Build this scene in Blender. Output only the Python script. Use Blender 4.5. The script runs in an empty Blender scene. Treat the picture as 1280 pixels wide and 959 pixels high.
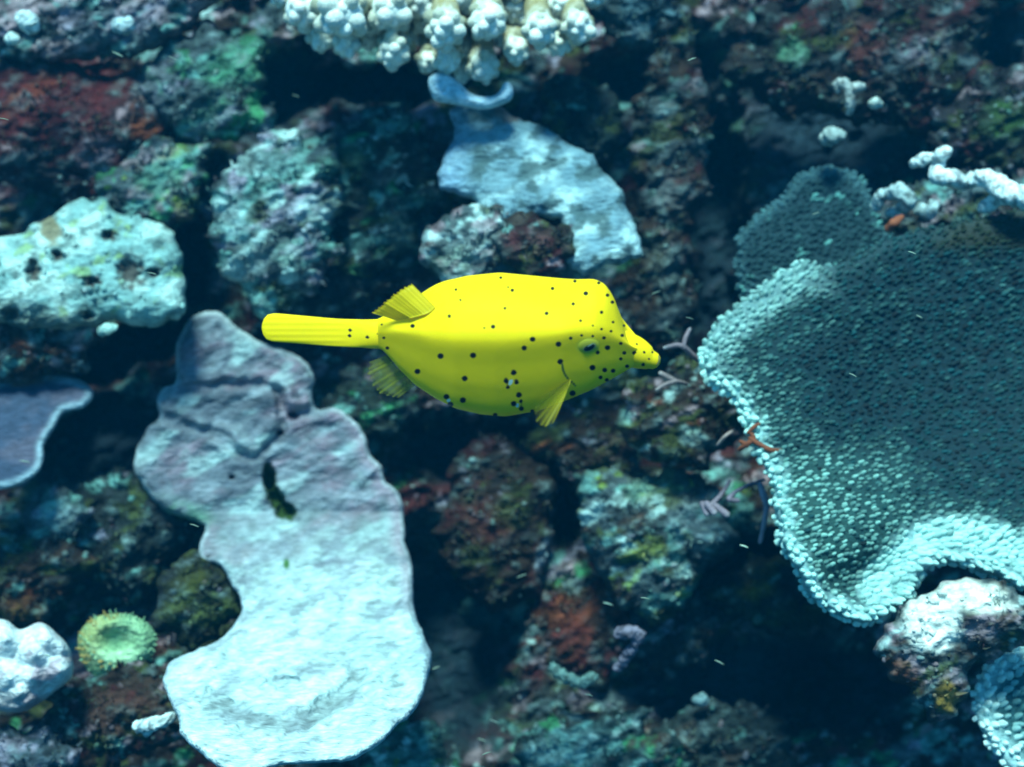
import bpy, math, random
import numpy as np
from mathutils import Matrix, Vector

random.seed(7)
rng = np.random.default_rng(7)
S = bpy.context.scene
COL = S.collection

# ------------------------------------------------------------------ camera, light, exposure
F = 1758.0                       # focal length in photograph pixels
W0, H0 = 1280, 959
PITCH = math.radians(22)         # the diver looks down the reef slope
M = Matrix.Translation((0, 0, 1.2)) @ Matrix.Rotation(math.pi / 2 - PITCH, 4, 'X')
cam_d = bpy.data.cameras.new('camera')
cam = bpy.data.objects.new('camera', cam_d)
COL.objects.link(cam)
cam.matrix_world = M
cam_d.sensor_fit = 'HORIZONTAL'
cam_d.sensor_width = 36
cam_d.lens = 36 * F / W0
cam_d.clip_start = 0.01
cam_d.clip_end = 200
cam_d.dof.use_dof = True
cam_d.dof.focus_distance = 0.72
cam_d.dof.aperture_fstop = 5.6
S.camera = cam

SUN_EL, SUN_AZ = math.radians(74), math.radians(200)    # azimuth clockwise from +Y (the view direction)
world = bpy.data.worlds.new('World')
S.world = world
world.use_nodes = True
wn, wl = world.node_tree.nodes, world.node_tree.links
wn.clear()
sky = wn.new('ShaderNodeTexSky')
sky.sky_type = 'NISHITA'
sky.sun_disc = False
sky.sun_elevation = SUN_EL
sky.sun_rotation = SUN_AZ
tint = wn.new('ShaderNodeMix')
tint.data_type = 'RGBA'
tint.blend_type = 'MULTIPLY'
tint.inputs['Factor'].default_value = 1
tint.inputs['B'].default_value = (0.16, 0.72, 1.0, 1)     # daylight filtered by sea water
bg = wn.new('ShaderNodeBackground')
bg.inputs['Strength'].default_value = 0.10
wo = wn.new('ShaderNodeOutputWorld')
wl.new(sky.outputs[0], tint.inputs['A'])
wl.new(tint.outputs['Result'], bg.inputs[0])
wl.new(bg.outputs[0], wo.inputs[0])

sd = bpy.data.lights.new('sun', 'SUN')
sd.energy = 4.2
sd.angle = math.radians(14)       # light scattered by the water above
sd.color = (0.66, 1.0, 0.93)
sun = bpy.data.objects.new('sun', sd)
COL.objects.link(sun)
sdir = Vector((math.sin(SUN_AZ) * math.cos(SUN_EL), math.cos(SUN_AZ) * math.cos(SUN_EL), math.sin(SUN_EL)))
sun.rotation_euler = sdir.to_track_quat('Z', 'Y').to_euler()
sun.location = (0, 0, 5)

S.view_settings.view_transform = 'Standard'
S.view_settings.look = 'None'
S.view_settings.gamma = 1
S.view_settings.exposure = 0.86
S.cycles.max_bounces = 6
S.cycles.transparent_max_bounces = 8
S.cycles.filter_width = 1.8


# ------------------------------------------------------------------ numeric helpers
def P(u, v, d):
    """photograph pixel at distance d -> point in the slope frame (x right, y up, z towards the diver)"""
    u, v, d = np.broadcast_arrays(np.asarray(u, float), np.asarray(v, float), np.asarray(d, float))
    return np.stack([(u - W0 / 2) / F * d, -(v - H0 / 2) / F * d, -d], -1)


_perm = rng.permutation(512)
_ang = rng.random(512) * 2 * math.pi
_gx, _gy = np.cos(_ang), np.sin(_ang)
_jx, _jy = rng.random(512), rng.random(512)


def _h(ix, iy, seed):
    return _perm[(_perm[(ix + seed * 37) & 511] + iy * 3 + seed * 101) & 511]


def gn(x, y, seed=0):
    ix, iy = np.floor(x).astype(int), np.floor(y).astype(int)
    fx, fy = x - ix, y - iy
    sx, sy = fx * fx * fx * (fx * (fx * 6 - 15) + 10), fy * fy * fy * (fy * (fy * 6 - 15) + 10)

    def c(dx, dy):
        k = _h(ix + dx, iy + dy, seed)
        return _gx[k] * (fx - dx) + _gy[k] * (fy - dy)
    a, b = c(0, 0), c(1, 0)
    e, f = c(0, 1), c(1, 1)
    return 1.5 * ((a + sx * (b - a)) + sy * ((e + sx * (f - e)) - (a + sx * (b - a))))


TILT = math.radians(24)


def rot(u, v, stretch=1.0, tilt=TILT):
    """coordinates along / across the grain of the growth"""
    a = u * math.cos(tilt) - v * math.sin(tilt)
    b = u * math.sin(tilt) + v * math.cos(tilt)
    return a / stretch, b


def fbm(u, v, scale, octs=4, seed=0, stretch=1.0, gain=0.5, ridge=False):
    a, b = rot(u, v, stretch)
    out, amp, tot = 0, 1, 0
    for k in range(octs):
        n = gn(a / scale * 2 ** k, b / scale * 2 ** k, seed + k * 7)
        if ridge:
            n = 1 - 2 * np.abs(n)
        out = out + amp * n
        tot += amp
        amp *= gain
    return out / tot


def worley(u, v, scale, seed=0, stretch=1.0):
    """distance to the nearest cell point (0 at centre .. ~1)"""
    a, b = rot(u, v, stretch)
    x, y = a / scale, b / scale
    ix, iy = np.floor(x).astype(int), np.floor(y).astype(int)
    best = np.full(x.shape, 9.0)
    for dx in (-1, 0, 1):
        for dy in (-1, 0, 1):
            k = _h(ix + dx, iy + dy, seed)
            d2 = (ix + dx + _jx[k] - x) ** 2 + (iy + dy + _jy[k] - y) ** 2
            best = np.minimum(best, d2)
    return np.sqrt(best)


def sst(a, b, x):
    t = np.clip((x - a) / (b - a), 0, 1)
    return t * t * (3 - 2 * t)


def mixc(c, col, m):
    return c + (np.asarray(col)[None, :] - c) * m[:, None]


def spline(pts, n=8, closed=True):
    p = np.asarray(pts, float)
    N = len(p)
    if closed:
        g = lambda i: p[i % N]
        segs = range(N)
    else:
        g = lambda i: p[min(max(i, 0), N - 1)]
        segs = range(N - 1)
    out = []
    for i in segs:
        a, b, c, d = g(i - 1), g(i), g(i + 1), g(i + 2)
        for k in range(n):
            t = k / n
            out.append(0.5 * (2 * b + (c - a) * t + (2 * a - 5 * b + 4 * c - d) * t * t + (3 * b - a - 3 * c + d) * t ** 3))
    if not closed:
        out.append(p[-1])
    return np.array(out)


def poly_dist(u, v, poly, closed=True):
    """distance to a polyline and the nearest point on it"""
    a = poly
    b = np.roll(poly, -1, 0) if closed else poly[1:]
    a = a if closed else poly[:-1]
    best = np.full(len(u), 1e9)
    bx, by = np.zeros(len(u)), np.zeros(len(u))
    for i in range(len(a)):
        dx, dy = b[i] - a[i]
        L = dx * dx + dy * dy + 1e-12
        t = np.clip(((u - a[i, 0]) * dx + (v - a[i, 1]) * dy) / L, 0, 1)
        qx, qy = a[i, 0] + t * dx, a[i, 1] + t * dy
        d2 = (u - qx) ** 2 + (v - qy) ** 2
        m = d2 < best
        best = np.where(m, d2, best)
        bx, by = np.where(m, qx, bx), np.where(m, qy, by)
    return np.sqrt(best), bx, by


def inside(u, v, poly):
    c = np.zeros(len(u), bool)
    b = np.roll(poly, -1, 0)
    for (x0, y0), (x1, y1) in zip(poly, b):
        if y0 == y1:
            continue
        c ^= ((y0 > v) != (y1 > v)) & (u < (x1 - x0) * (v - y0) / (y1 - y0) + x0)
    return c


# ------------------------------------------------------------------ object helpers
def build(name, verts, faces, mat, col=None, base=None, parent=None, smooth=True, attrs=None):
    """verts in the slope frame; linked as ONE mesh object standing at base (or in its parent's frame)"""
    verts = np.asarray(verts, float)
    if parent is not None:
        base = parent['_b']
    elif base is None:
        base = verts.mean(0)
    base = np.asarray(base, float)
    me = bpy.data.meshes.new(name)
    vv = (verts - base).astype(np.float32)
    me.vertices.add(len(vv))
    me.vertices.foreach_set('co', vv.ravel())
    if not isinstance(faces, (list, tuple)):
        faces = [faces]
    fl = [np.asarray(f, np.int32) for f in faces if len(f)]
    nl = sum(f.size for f in fl)
    npol = sum(len(f) for f in fl)
    me.loops.add(nl)
    me.loops.foreach_set('vertex_index', np.concatenate([f.ravel() for f in fl]))
    me.polygons.add(npol)
    tot = np.concatenate([np.full(len(f), f.shape[1], np.int32) for f in fl])
    st = np.concatenate([[0], np.cumsum(tot)[:-1]]).astype(np.int32)
    me.polygons.foreach_set('loop_start', st)
    me.polygons.foreach_set('use_smooth', np.full(npol, smooth))
    me.update(calc_edges=True)
    me.validate()
    if col is not None:
        ca = me.attributes.new('Col', 'FLOAT_COLOR', 'POINT')
        c4 = np.ones((len(vv), 4), np.float32)
        c4[:, :3] = np.clip(col, 0.002, 0.95)
        ca.data.foreach_set('color', c4.ravel())
    for an, av in (attrs or {}).items():
        at = me.attributes.new(an, 'FLOAT', 'POINT')
        at.data.foreach_set('value', np.asarray(av, np.float32))
    me.materials.append(mat)
    o = bpy.data.objects.new(name, me)
    COL.objects.link(o)
    if parent is not None:
        o.parent = parent
    else:
        o.matrix_world = M @ Matrix.Translation(Vector(base))
    o['_b'] = [float(x) for x in base]
    return o


def thing(name, base, label, cat, group=None):
    o = bpy.data.objects.new(name, None)
    o.empty_display_size = 0.01
    COL.objects.link(o)
    o.matrix_world = M @ Matrix.Translation(Vector([float(x) for x in base]))
    o['_b'] = [float(x) for x in base]
    return tag(o, label, cat, group)


def tag(o, label, cat, group=None):
    o['label'] = label
    o['category'] = cat
    if group:
        o['group'] = group
    return o


def nodemat(name):
    m = bpy.data.materials.new(name)
    m.use_nodes = True
    nt = m.node_tree
    return m, nt, nt.nodes['Principled BSDF']


def growth_mat(name, grain=900, bump=0.4, rough=0.85, var=0.5, spec=0.2, stretch=1.8, objcol=False, sss=0.0):
    """a living crust: albedo from the mesh, broken up by fine grain and polyp relief"""
    m, nt, b = nodemat(name)
    N, L = nt.nodes, nt.links
    tc = N.new('ShaderNodeTexCoord')
    mp = N.new('ShaderNodeMapping')
    mp.inputs['Rotation'].default_value = (0, 0, -TILT)
    mp.inputs['Scale'].default_value = (1 / stretch, 1, 1)
    L.new(tc.outputs['Object'], mp.inputs[0])
    n1 = N.new('ShaderNodeTexNoise')
    n1.inputs['Scale'].default_value = grain * 0.35
    n1.inputs['Detail'].default_value = 5
    n1.inputs['Roughness'].default_value = 0.65
    L.new(mp.outputs[0], n1.inputs['Vector'])
    n2 = N.new('ShaderNodeTexVoronoi')
    n2.inputs['Scale'].default_value = grain * 0.55
    L.new(mp.outputs[0], n2.inputs['Vector'])
    if objcol:
        at = N.new('ShaderNodeObjectInfo')
        csock = at.outputs['Color']
    else:
        at = N.new('ShaderNodeAttribute')
        at.attribute_name = 'Col'
        csock = at.outputs['Color']
    r = N.new('ShaderNodeMapRange')
    r.inputs['From Min'].default_value = 0.3
    r.inputs['From Max'].default_value = 0.7
    r.inputs['To Min'].default_value = 1 - var
    r.inputs['To Max'].default_value = 1 + var * 0.7
    L.new(n1.outputs['Fac'], r.inputs['Value'])
    mx = N.new('ShaderNodeMix')
    mx.data_type = 'RGBA'
    mx.blend_type = 'MULTIPLY'
    mx.inputs['Factor'].default_value = 1
    L.new(csock, mx.inputs['A'])
    L.new(r.outputs[0], mx.inputs['B'])
    L.new(mx.outputs['Result'], b.inputs['Base Color'])
    ad = N.new('ShaderNodeMath')
    ad.operation = 'SUBTRACT'
    L.new(n1.outputs['Fac'], ad.inputs[0])
    m2 = N.new('ShaderNodeMath')
    m2.operation = 'MULTIPLY'
    m2.inputs[1].default_value = 0.5
    L.new(n2.outputs['Distance'], m2.inputs[0])
    L.new(m2.outputs[0], ad.inputs[1])
    bp = N.new('ShaderNodeBump')
    bp.inputs['Strength'].default_value = bump
    bp.inputs['Distance'].default_value = 0.002
    L.new(ad.outputs[0], bp.inputs['Height'])
    L.new(bp.outputs[0], b.inputs['Normal'])
    b.inputs['Roughness'].default_value = rough
    b.inputs['Specular IOR Level'].default_value = spec
    if sss:
        b.inputs['Subsurface Weight'].default_value = sss
        b.inputs['Subsurface Radius'].default_value = (0.6, 1.0, 0.9)
        b.inputs['Subsurface Scale'].default_value = 0.002
    return m


MAT_REEF = growth_mat('encrusted reef rock', 600, 0.9, 0.9, 0.5, 0.12)
MAT_ROCK = growth_mat('encrusted boulder', 650, 0.9, 0.9, 0.5, 0.12)
MAT_PLATE = growth_mat('plate coral skin', 900, 0.9, 0.9, 0.42, 0.1, 2.6)
MAT_TABLE = growth_mat('table coral skin', 1500, 0.5, 0.8, 0.5, 0.2)
MAT_NUB = growth_mat('corallite', 1800, 0.25, 0.8, 0.25, 0.1, 1.5)
MAT_NUBO = growth_mat('corallite tip', 1800, 0.25, 0.8, 0.25, 0.1, 1.5, objcol=True)
MAT_FINGER = growth_mat('finger coral skin', 1300, 0.5, 0.8, 0.25, 0.15, 1.0)
MAT_TURF = growth_mat('algae', 600, 0.1, 0.7, 0.5, 0.2)
MAT_SPECK = growth_mat('drifting flake', 600, 0.1, 0.6, 0.2, 0.2)

FRONT = []        # (points, colours) of lit growing surfaces, for the turf


def sheet(name, poly, depth, mat, colf, thick=20, edge=25, back=18, rough=(), heightf=None, step=2.5,
          base=None, parent=None, smooth_n=6, wob=0.0, seed=0, turf=0.0, frontpow=0.5):
    """a solid growth with the given outline: depth(u,v) is its mean surface; rough = ((amp, scale, stretch), ...) in pixels"""
    poly = spline(poly, smooth_n) if smooth_n else np.asarray(poly, float)
    if wob:
        t = poly.copy()
        poly[:, 0] += wob * gn(t[:, 0] / 9, t[:, 1] / 9, seed + 3) + wob * 1.6 * gn(t[:, 0] / 25, t[:, 1] / 25, seed + 4)
        poly[:, 1] += wob * gn(t[:, 0] / 9, t[:, 1] / 9, seed + 5) + wob * 1.6 * gn(t[:, 0] / 25, t[:, 1] / 25, seed + 6)
    u0, v0 = poly.min(0) - step
    u1, v1 = poly.max(0) + step
    us, vs = np.arange(u0, u1 + step, step), np.arange(v0, v1 + step, step)
    nu, nv = len(us), len(vs)
    U, V = np.meshgrid(us, vs)
    U, V = U.ravel(), V.ravel()
    ins = inside(U, V, poly)
    q = np.arange(nu * nv).reshape(nv, nu)
    quads = np.stack([q[:-1, :-1], q[1:, :-1], q[1:, 1:], q[:-1, 1:]], -1).reshape(-1, 4)
    quads = quads[ins[quads].all(1)]
    used, cnt = np.unique(quads, return_counts=True)
    remap = np.full(nu * nv, -1)
    remap[used] = np.arange(len(used))
    quads = remap[quads]
    u, v = U[used], V[used]
    s, qx, qy = poly_dist(u, v, poly)
    bnd = cnt < 4
    u[bnd], v[bnd], s[bnd] = qx[bnd], qy[bnd], 0
    prof = (1 - (1 - np.clip(s / edge, 0, 1)) ** 2) ** frontpow
    h = thick * prof
    k = np.clip(s / 7, 0, 1)
    for i, (amp, sc, stx) in enumerate(rough):
        h = h + k * amp * fbm(u, v, sc, 3, seed + 11 * i, stx)
    if heightf is not None:
        h = h + k * heightf(u, v, s)
    d = depth(u, v) if callable(depth) else np.full(len(u), float(depth))
    px = d / F
    front = P(u, v, d - h * px)
    rear = P(u, v, d + (np.maximum(back * prof, back * prof - h) + 0.5 * k) * px)
    colr = colf(u, v, s, h)
    n = len(u)
    nb = ~bnd
    ridx = np.arange(n)
    ridx[nb] = n + np.arange(nb.sum())
    vv = np.concatenate([front, rear[nb]])
    cc = np.concatenate([colr, colr[nb] * 0.0 + np.array([0.05, 0.06, 0.06])])
    rq = ridx[quads][:, ::-1]
    o = build(name, vv, np.concatenate([quads, rq]), mat, cc, base, parent)
    if turf:
        FRONT.append((front, colr, turf))
    o_front[o.name] = (u, v, s, front)
    return o


o_front = {}


def tube(pts, rad, seg=10, bump=0.0, seed=0, sub=4, cap=True, bscale=0.004):
    """pts: points in the slope frame, rad: metres; round-ended tapering tube with knobbly skin -> (verts, quads, t)"""
    p = spline(np.column_stack([np.asarray(pts, float), np.asarray(rad, float)]), sub, False)
    c, r = p[:, :3], np.maximum(p[:, 3], 1e-5)
    n = len(c)
    tg = np.gradient(c, axis=0)
    tg /= np.linalg.norm(tg, axis=1)[:, None] + 1e-12
    # round ends
    cc, rr, tt = [], [], []
    for e, sgn in ((0, -1), (n - 1, 1)):
        lst = []
        for ph in (80, 55, 28):
            a = math.radians(ph)
            lst.append((c[e] + sgn * tg[e] * r[e] * math.sin(a), r[e] * math.cos(a), tg[e]))
        if sgn < 0:
            pre = lst
        else:
            post = lst[::-1]
    C = np.array([x[0] for x in pre] + list(c) + [x[0] for x in post])
    R = np.array([x[1] for x in pre] + list(r) + [x[1] for x in post])
    T = np.array([x[2] for x in pre] + list(tg) + [x[2] for x in post])
    up = np.array([0.13, 0.31, 0.94])
    A = np.cross(T, up)
    A /= np.linalg.norm(A, axis=1)[:, None] + 1e-9
    B = np.cross(T, A)
    th = np.linspace(0, 2 * math.pi, seg, endpoint=False)
    ring = C[:, None, :] + R[:, None, None] * (np.cos(th)[None, :, None] * A[:, None, :] + np.sin(th)[None, :, None] * B[:, None, :])
    m = len(C)
    V = ring.reshape(-1, 3)
    if bump:
        nrm = (ring - C[:, None, :]).reshape(-1, 3)
        nrm /= np.linalg.norm(nrm, axis=1)[:, None] + 1e-9
        w = 1 - worley((V[:, 0] + V[:, 2] * 0.63) / bscale, (V[:, 1] + V[:, 2] * 0.71) / bscale, 1.0, seed)
        x_, y_ = (V[:, 0] + V[:, 2] * 0.63) / bscale, (V[:, 1] + V[:, 2] * 0.71) / bscale
        w = w + 0.9 * gn(x_ * 0.5, y_ * 0.5, seed + 2) + 0.5 * gn(x_ * 2.1, y_ * 2.1, seed + 5)
        V = V + nrm * (np.clip(w, -0.8, 1.6) * bump)[:, None]
    i, j = np.meshgrid(np.arange(m - 1), np.arange(seg), indexing='ij')
    q = np.stack([i * seg + j, i * seg + (j + 1) % seg, (i + 1) * seg + (j + 1) % seg, (i + 1) * seg + j], -1).reshape(-1, 4)
    V = np.concatenate([V, [C[0] + (C[0] - C[3]) * 0.02, C[-1] + (C[-1] - C[-4]) * 0.02]])
    j = np.arange(seg)
    caps = np.concatenate([np.stack([np.full(seg, m * seg), (j + 1) % seg, j], -1),
                           np.stack([np.full(seg, m * seg + 1), (m - 1) * seg + j, (m - 1) * seg + (j + 1) % seg], -1)])
    t = np.concatenate([np.repeat(np.linspace(0, 1, m), seg), [0, 1]])
    return V, q, caps, t


def join(parts):
    """[(V, quads, tris, col)] -> one set"""
    vs, qs, ts, cs, n = [], [], [], [], 0
    for V, q, t, c in parts:
        vs.append(V); qs.append(q + n); ts.append(t + n); cs.append(c); n += len(V)
    return np.concatenate(vs), [np.concatenate(qs), np.concatenate(ts)], np.concatenate(cs)


# ------------------------------------------------------------------ palettes (albedos of the crusts)
DARK = (0.020, 0.026, 0.030)
NAVY_SHADE = (0.012, 0.028, 0.042)  # no crust: shade colour painted into the crevices
BROWN = (0.055, 0.035, 0.026)
MAROON = (0.075, 0.016, 0.018)
RUST = (0.16, 0.045, 0.02)
OLIVE = (0.055, 0.075, 0.022)
GREEN = (0.05, 0.26, 0.11)
LIME = (0.22, 0.34, 0.05)
TEAL = (0.15, 0.36, 0.33)
PALE = (0.42, 0.62, 0.60)
ICE = (0.60, 0.78, 0.78)
LILAC = (0.28, 0.26, 0.34)
PINK = (0.34, 0.25, 0.28)
GREY = (0.10, 0.145, 0.16)


def crust(base, patches, seed=0, stretch=1.6):
    """colour function: dark turf with irregular patches; patches = (colour, threshold, scale)"""
    def f(u, v, s, h):
        c = np.tile(np.asarray(base, float), (len(u), 1))
        c *= (0.52 * (1 + 0.7 * fbm(u, v, 22, 3, seed + 50)))[:, None]
        for i, (colr, th, sc) in enumerate(patches):
            n = fbm(u, v, sc * 1.35, 4, seed + 9 * i, stretch, 0.58)
            m = sst(th - 0.03, th + 0.09, n)
            m = m * (0.75 + 0.5 * fbm(u, v, 6, 2, seed + 70 + i, 2.0))
            c = mixc(c, colr, np.clip(m, 0, 1))
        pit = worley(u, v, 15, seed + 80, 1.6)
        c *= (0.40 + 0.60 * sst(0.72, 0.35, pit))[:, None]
        return c
    return f


def ell(u, v, cu, cv, ru, rv, ang=0.0):
    a = math.radians(ang)
    x, y = u - cu, v - cv
    p, q = x * math.cos(a) - y * math.sin(a), x * math.sin(a) + y * math.cos(a)
    return np.sqrt((p / ru) ** 2 + (q / rv) ** 2)


# crusts and algae patches that grow across rock and slope alike: u, v, ru, rv, angle, colour, amount
PATCHES = [(300, 80, 52, 30, 20, (0.06, 0.24, 0.14), 0.9), (255, 150, 40, 18, 35, (0.10, 0.22, 0.17), 0.6), (200, 225, 34, 22, 20, (0.16, 0.36, 0.26), 0.7), (216, 190, 30, 9, 20, LIME, 0.5),
           (232, 262, 18, 16, 0, (0.12, 0.13, 0.02), 0.8), (744, 640, 18, 11, 35, (0.50, 0.70, 0.68), 1.0), (682, 690, 9, 34, -12, (0.26, 0.32, 0.38), 0.8), (866, 546, 20, 12, -30, (0.36, 0.56, 0.56), 0.8),
           (782, 522, 9, 12, -20, (0.28, 0.52, 0.46), 0.8), (820, 610, 40, 22, 10, (0.13, 0.18, 0.10), 0.7), (870, 650, 34, 40, 10, (0.24, 0.33, 0.36), 0.7), (805, 690, 30, 14, 10, (0.20, 0.26, 0.06), 0.8), (990, 66, 22, 16, 0, (0.10, 0.26, 0.16), 0.9),
           (1160, 60, 40, 20, 20, (0.16, 0.12, 0.15), 0.6), (1080, 60, 30, 40, 0, (0.10, 0.025, 0.02), 0.7), (1255, 150, 34, 30, 0, (0.03, 0.075, 0.02), 0.9), (1110, 180, 40, 20, 20, (0.03, 0.06, 0.02), 0.7),
           (590, 305, 40, 30, 10, (0.32, 0.42, 0.42), 0.6), (565, 330, 26, 22, 10, (0.20, 0.30, 0.22), 0.6), (660, 300, 30, 22, 15, (0.10, 0.035, 0.04), 0.6), (735, 340, 40, 18, 10, (0.14, 0.26, 0.22), 0.7),
           (290, 270, 26, 34, 15, (0.34, 0.50, 0.50), 0.8), (395, 262, 30, 22, 15, (0.44, 0.60, 0.62), 0.9), (310, 330, 34, 22, 20, (0.28, 0.40, 0.40), 0.7), (362, 320, 22, 20, 10, (0.26, 0.44, 0.38), 0.7), (350, 200, 34, 24, 20, (0.16, 0.28, 0.28), 0.7),
           (500, 290, 20, 30, 0, (0.14, 0.26, 0.24), 0.6), (430, 200, 40, 20, 20, (0.06, 0.15, 0.10), 0.7), (75, 645, 20, 22, 20, (0.22, 0.34, 0.36), 0.8), (60, 628, 9, 20, -15, (0.20, 0.42, 0.36), 0.8), (240, 720, 22, 24, 0, (0.05, 0.055, 0.01), 0.8), (262, 764, 28, 20, 20, (0.06, 0.09, 0.03), 0.8),
           (20, 760, 40, 18, -10, (0.12, 0.05, 0.02), 0.8), (150, 890, 60, 30, 15, (0.10, 0.045, 0.035), 0.6), (720, 800, 26, 40, 0, (0.12, 0.025, 0.018), 0.9), (720, 848, 34, 8, -10, (0.26, 0.48, 0.44), 0.8), (705, 940, 60, 26, 15, (0.22, 0.42, 0.42), 0.7),
           (945, 738, 26, 12, 0, (0.20, 0.15, 0.015), 0.8), (760, 560, 30, 16, 20, (0.10, 0.05, 0.045), 0.6), (610, 650, 40, 30, 0, (0.09, 0.025, 0.02), 0.7), (640, 640, 26, 22, 0, (0.05, 0.075, 0.02), 0.7), (840, 240, 26, 40, 0, (0.12, 0.12, 0.12), 0.5),
           (830, 330, 22, 40, 10, (0.14, 0.18, 0.16), 0.5), (60, 130, 110, 60, 10, (0.09, 0.014, 0.016), 0.8), (20, 240, 40, 26, 0, (0.10, 0.07, 0.10), 0.6), (120, 190, 30, 22, 20, (0.16, 0.14, 0.18), 0.7), (190, 90, 26, 60, 10, (0.11, 0.13, 0.15), 0.6), (150, 30, 60, 22, 10, (0.16, 0.18, 0.24), 0.6)]


def paint(c, u, v):
    wu_, wv_ = u + 9 * fbm(u, v, 16, 3, 81), v + 9 * fbm(u, v, 16, 3, 85)
    tex = 0.62 + 1.0 * fbm(u, v, 13, 4, 88, 1.8, 0.6)
    for cu, cv, ru, rv, an, colr, amt in PATCHES:
        near = (np.abs(u - cu) < max(ru, rv) * 1.6 + 14) & (np.abs(v - cv) < max(ru, rv) * 1.6 + 14)
        if near.any():
            m_ = sst(1.3, 0.5, ell(wu_[near], wv_[near], cu, cv, ru, rv, an)) * amt * tex[near]
            c[near] = mixc(c[near], colr, np.clip(m_, 0, 1))
    return c


# ------------------------------------------------------------------ the reef slope (setting)
STEP = 2.8
us, vs = np.arange(-320, 1600, STEP), np.arange(-280, 1240, STEP)
U, V = np.meshgrid(us, vs)
shape = U.shape
U, V = U.ravel(), V.ravel()
CREV = [(335, 120, 95, 55, 95, 25), (555, 800, 95, 150, 120, 0), (892, 300, 42, 190, 110, 0), (820, 90, 90, 45, 70, 20),
        (930, 850, 150, 70, 90, 10), (570, 560, 95, 45, 80, 0), (150, 440, 110, 32, 80, 15), (1210, 60, 70, 110, 70, 0),
        (935, 720, 65, 60, 75, 0), (705, 610, 18, 90, 60, 0), (470, 105, 120, 24, 80, 0), (240, 330, 22, 60, 60, 0),
        (150, 560, 90, 90, 60, 0), (1040, 130, 120, 120, 25, 0), (440, 280, 30, 60, 45, -30), (1060, 860, 90, 60, 70, 0)]
hh = 34 * fbm(U, V, 150, 3, 1) + 20 * fbm(U, V, 55, 3, 5, 1.3) + 12 * fbm(U, V, 24, 4, 9, 1.6, 0.6, True) + 4.5 * fbm(U, V, 8, 3, 13, 1.6)
hh += 7 * (0.6 - worley(U, V, 26, 17, 1.4)) + 4 * (0.6 - worley(U, V, 11, 21, 1.5))
wu, wv = U + 18 * fbm(U, V, 45, 3, 30), V + 18 * fbm(U, V, 45, 3, 33)
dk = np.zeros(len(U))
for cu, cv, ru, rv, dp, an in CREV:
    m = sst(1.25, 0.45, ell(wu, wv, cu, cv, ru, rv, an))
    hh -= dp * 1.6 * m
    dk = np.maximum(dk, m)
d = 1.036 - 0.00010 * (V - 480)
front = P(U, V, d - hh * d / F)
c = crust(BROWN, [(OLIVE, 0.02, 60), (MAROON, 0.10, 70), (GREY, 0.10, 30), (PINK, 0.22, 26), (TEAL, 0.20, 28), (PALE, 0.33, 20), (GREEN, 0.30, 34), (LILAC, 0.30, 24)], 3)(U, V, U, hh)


def blot(cu, cv, ru, rv, colr, amt=1.0, an=0):
    global c
    m = sst(1.15, 0.55, ell(wu, wv, cu, cv, ru, rv, an)) * amt
    m = m * (0.65 + 0.6 * fbm(U, V, 14, 4, int(cu) % 90, 1.8, 0.65))
    c = mixc(c, colr, np.clip(m, 0, 1))


blot(80, 150, 130, 95, MAROON, 0.9)
blot(60, 110, 60, 45, RUST, 0.35)
blot(600, 690, 60, 70, MAROON, 0.7)
blot(1060, 60, 70, 60, MAROON, 0.7)
blot(1050, 150, 260, 190, (0.022, 0.028, 0.032), 0.75)
blot(720, 790, 40, 50, RUST, 0.7)
blot(1240, 330, 80, 50, OLIVE, 0.8)
blot(120, 660, 130, 110, (0.04, 0.075, 0.075), 0.7)
blot(990, 760, 60, 60, OLIVE, 0.8)
blot(450, 250, 90, 110, (0.05, 0.11, 0.095), 0.5)
blot(1000, 130, 140, 110, (0.035, 0.04, 0.045), 0.7)
blot(640, 900, 120, 60, (0.02, 0.05, 0.055), 0.6)
c = paint(c, U, V)
c = mixc(c, NAVY_SHADE, dk * 0.93)  # crevice shade painted into the slope colour
q = np.arange(len(U)).reshape(shape)
quads = np.stack([q[:-1, :-1], q[1:, :-1], q[1:, 1:], q[:-1, 1:]], -1).reshape(-1, 4)
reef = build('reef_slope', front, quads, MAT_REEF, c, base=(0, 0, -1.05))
reef['kind'] = 'structure'
inframe = (U > -60) & (U < 1340) & (V > -60) & (V < 1020) & (dk < 0.5)
FRONT.append((front[inframe], c[inframe], 1.0))


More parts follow.
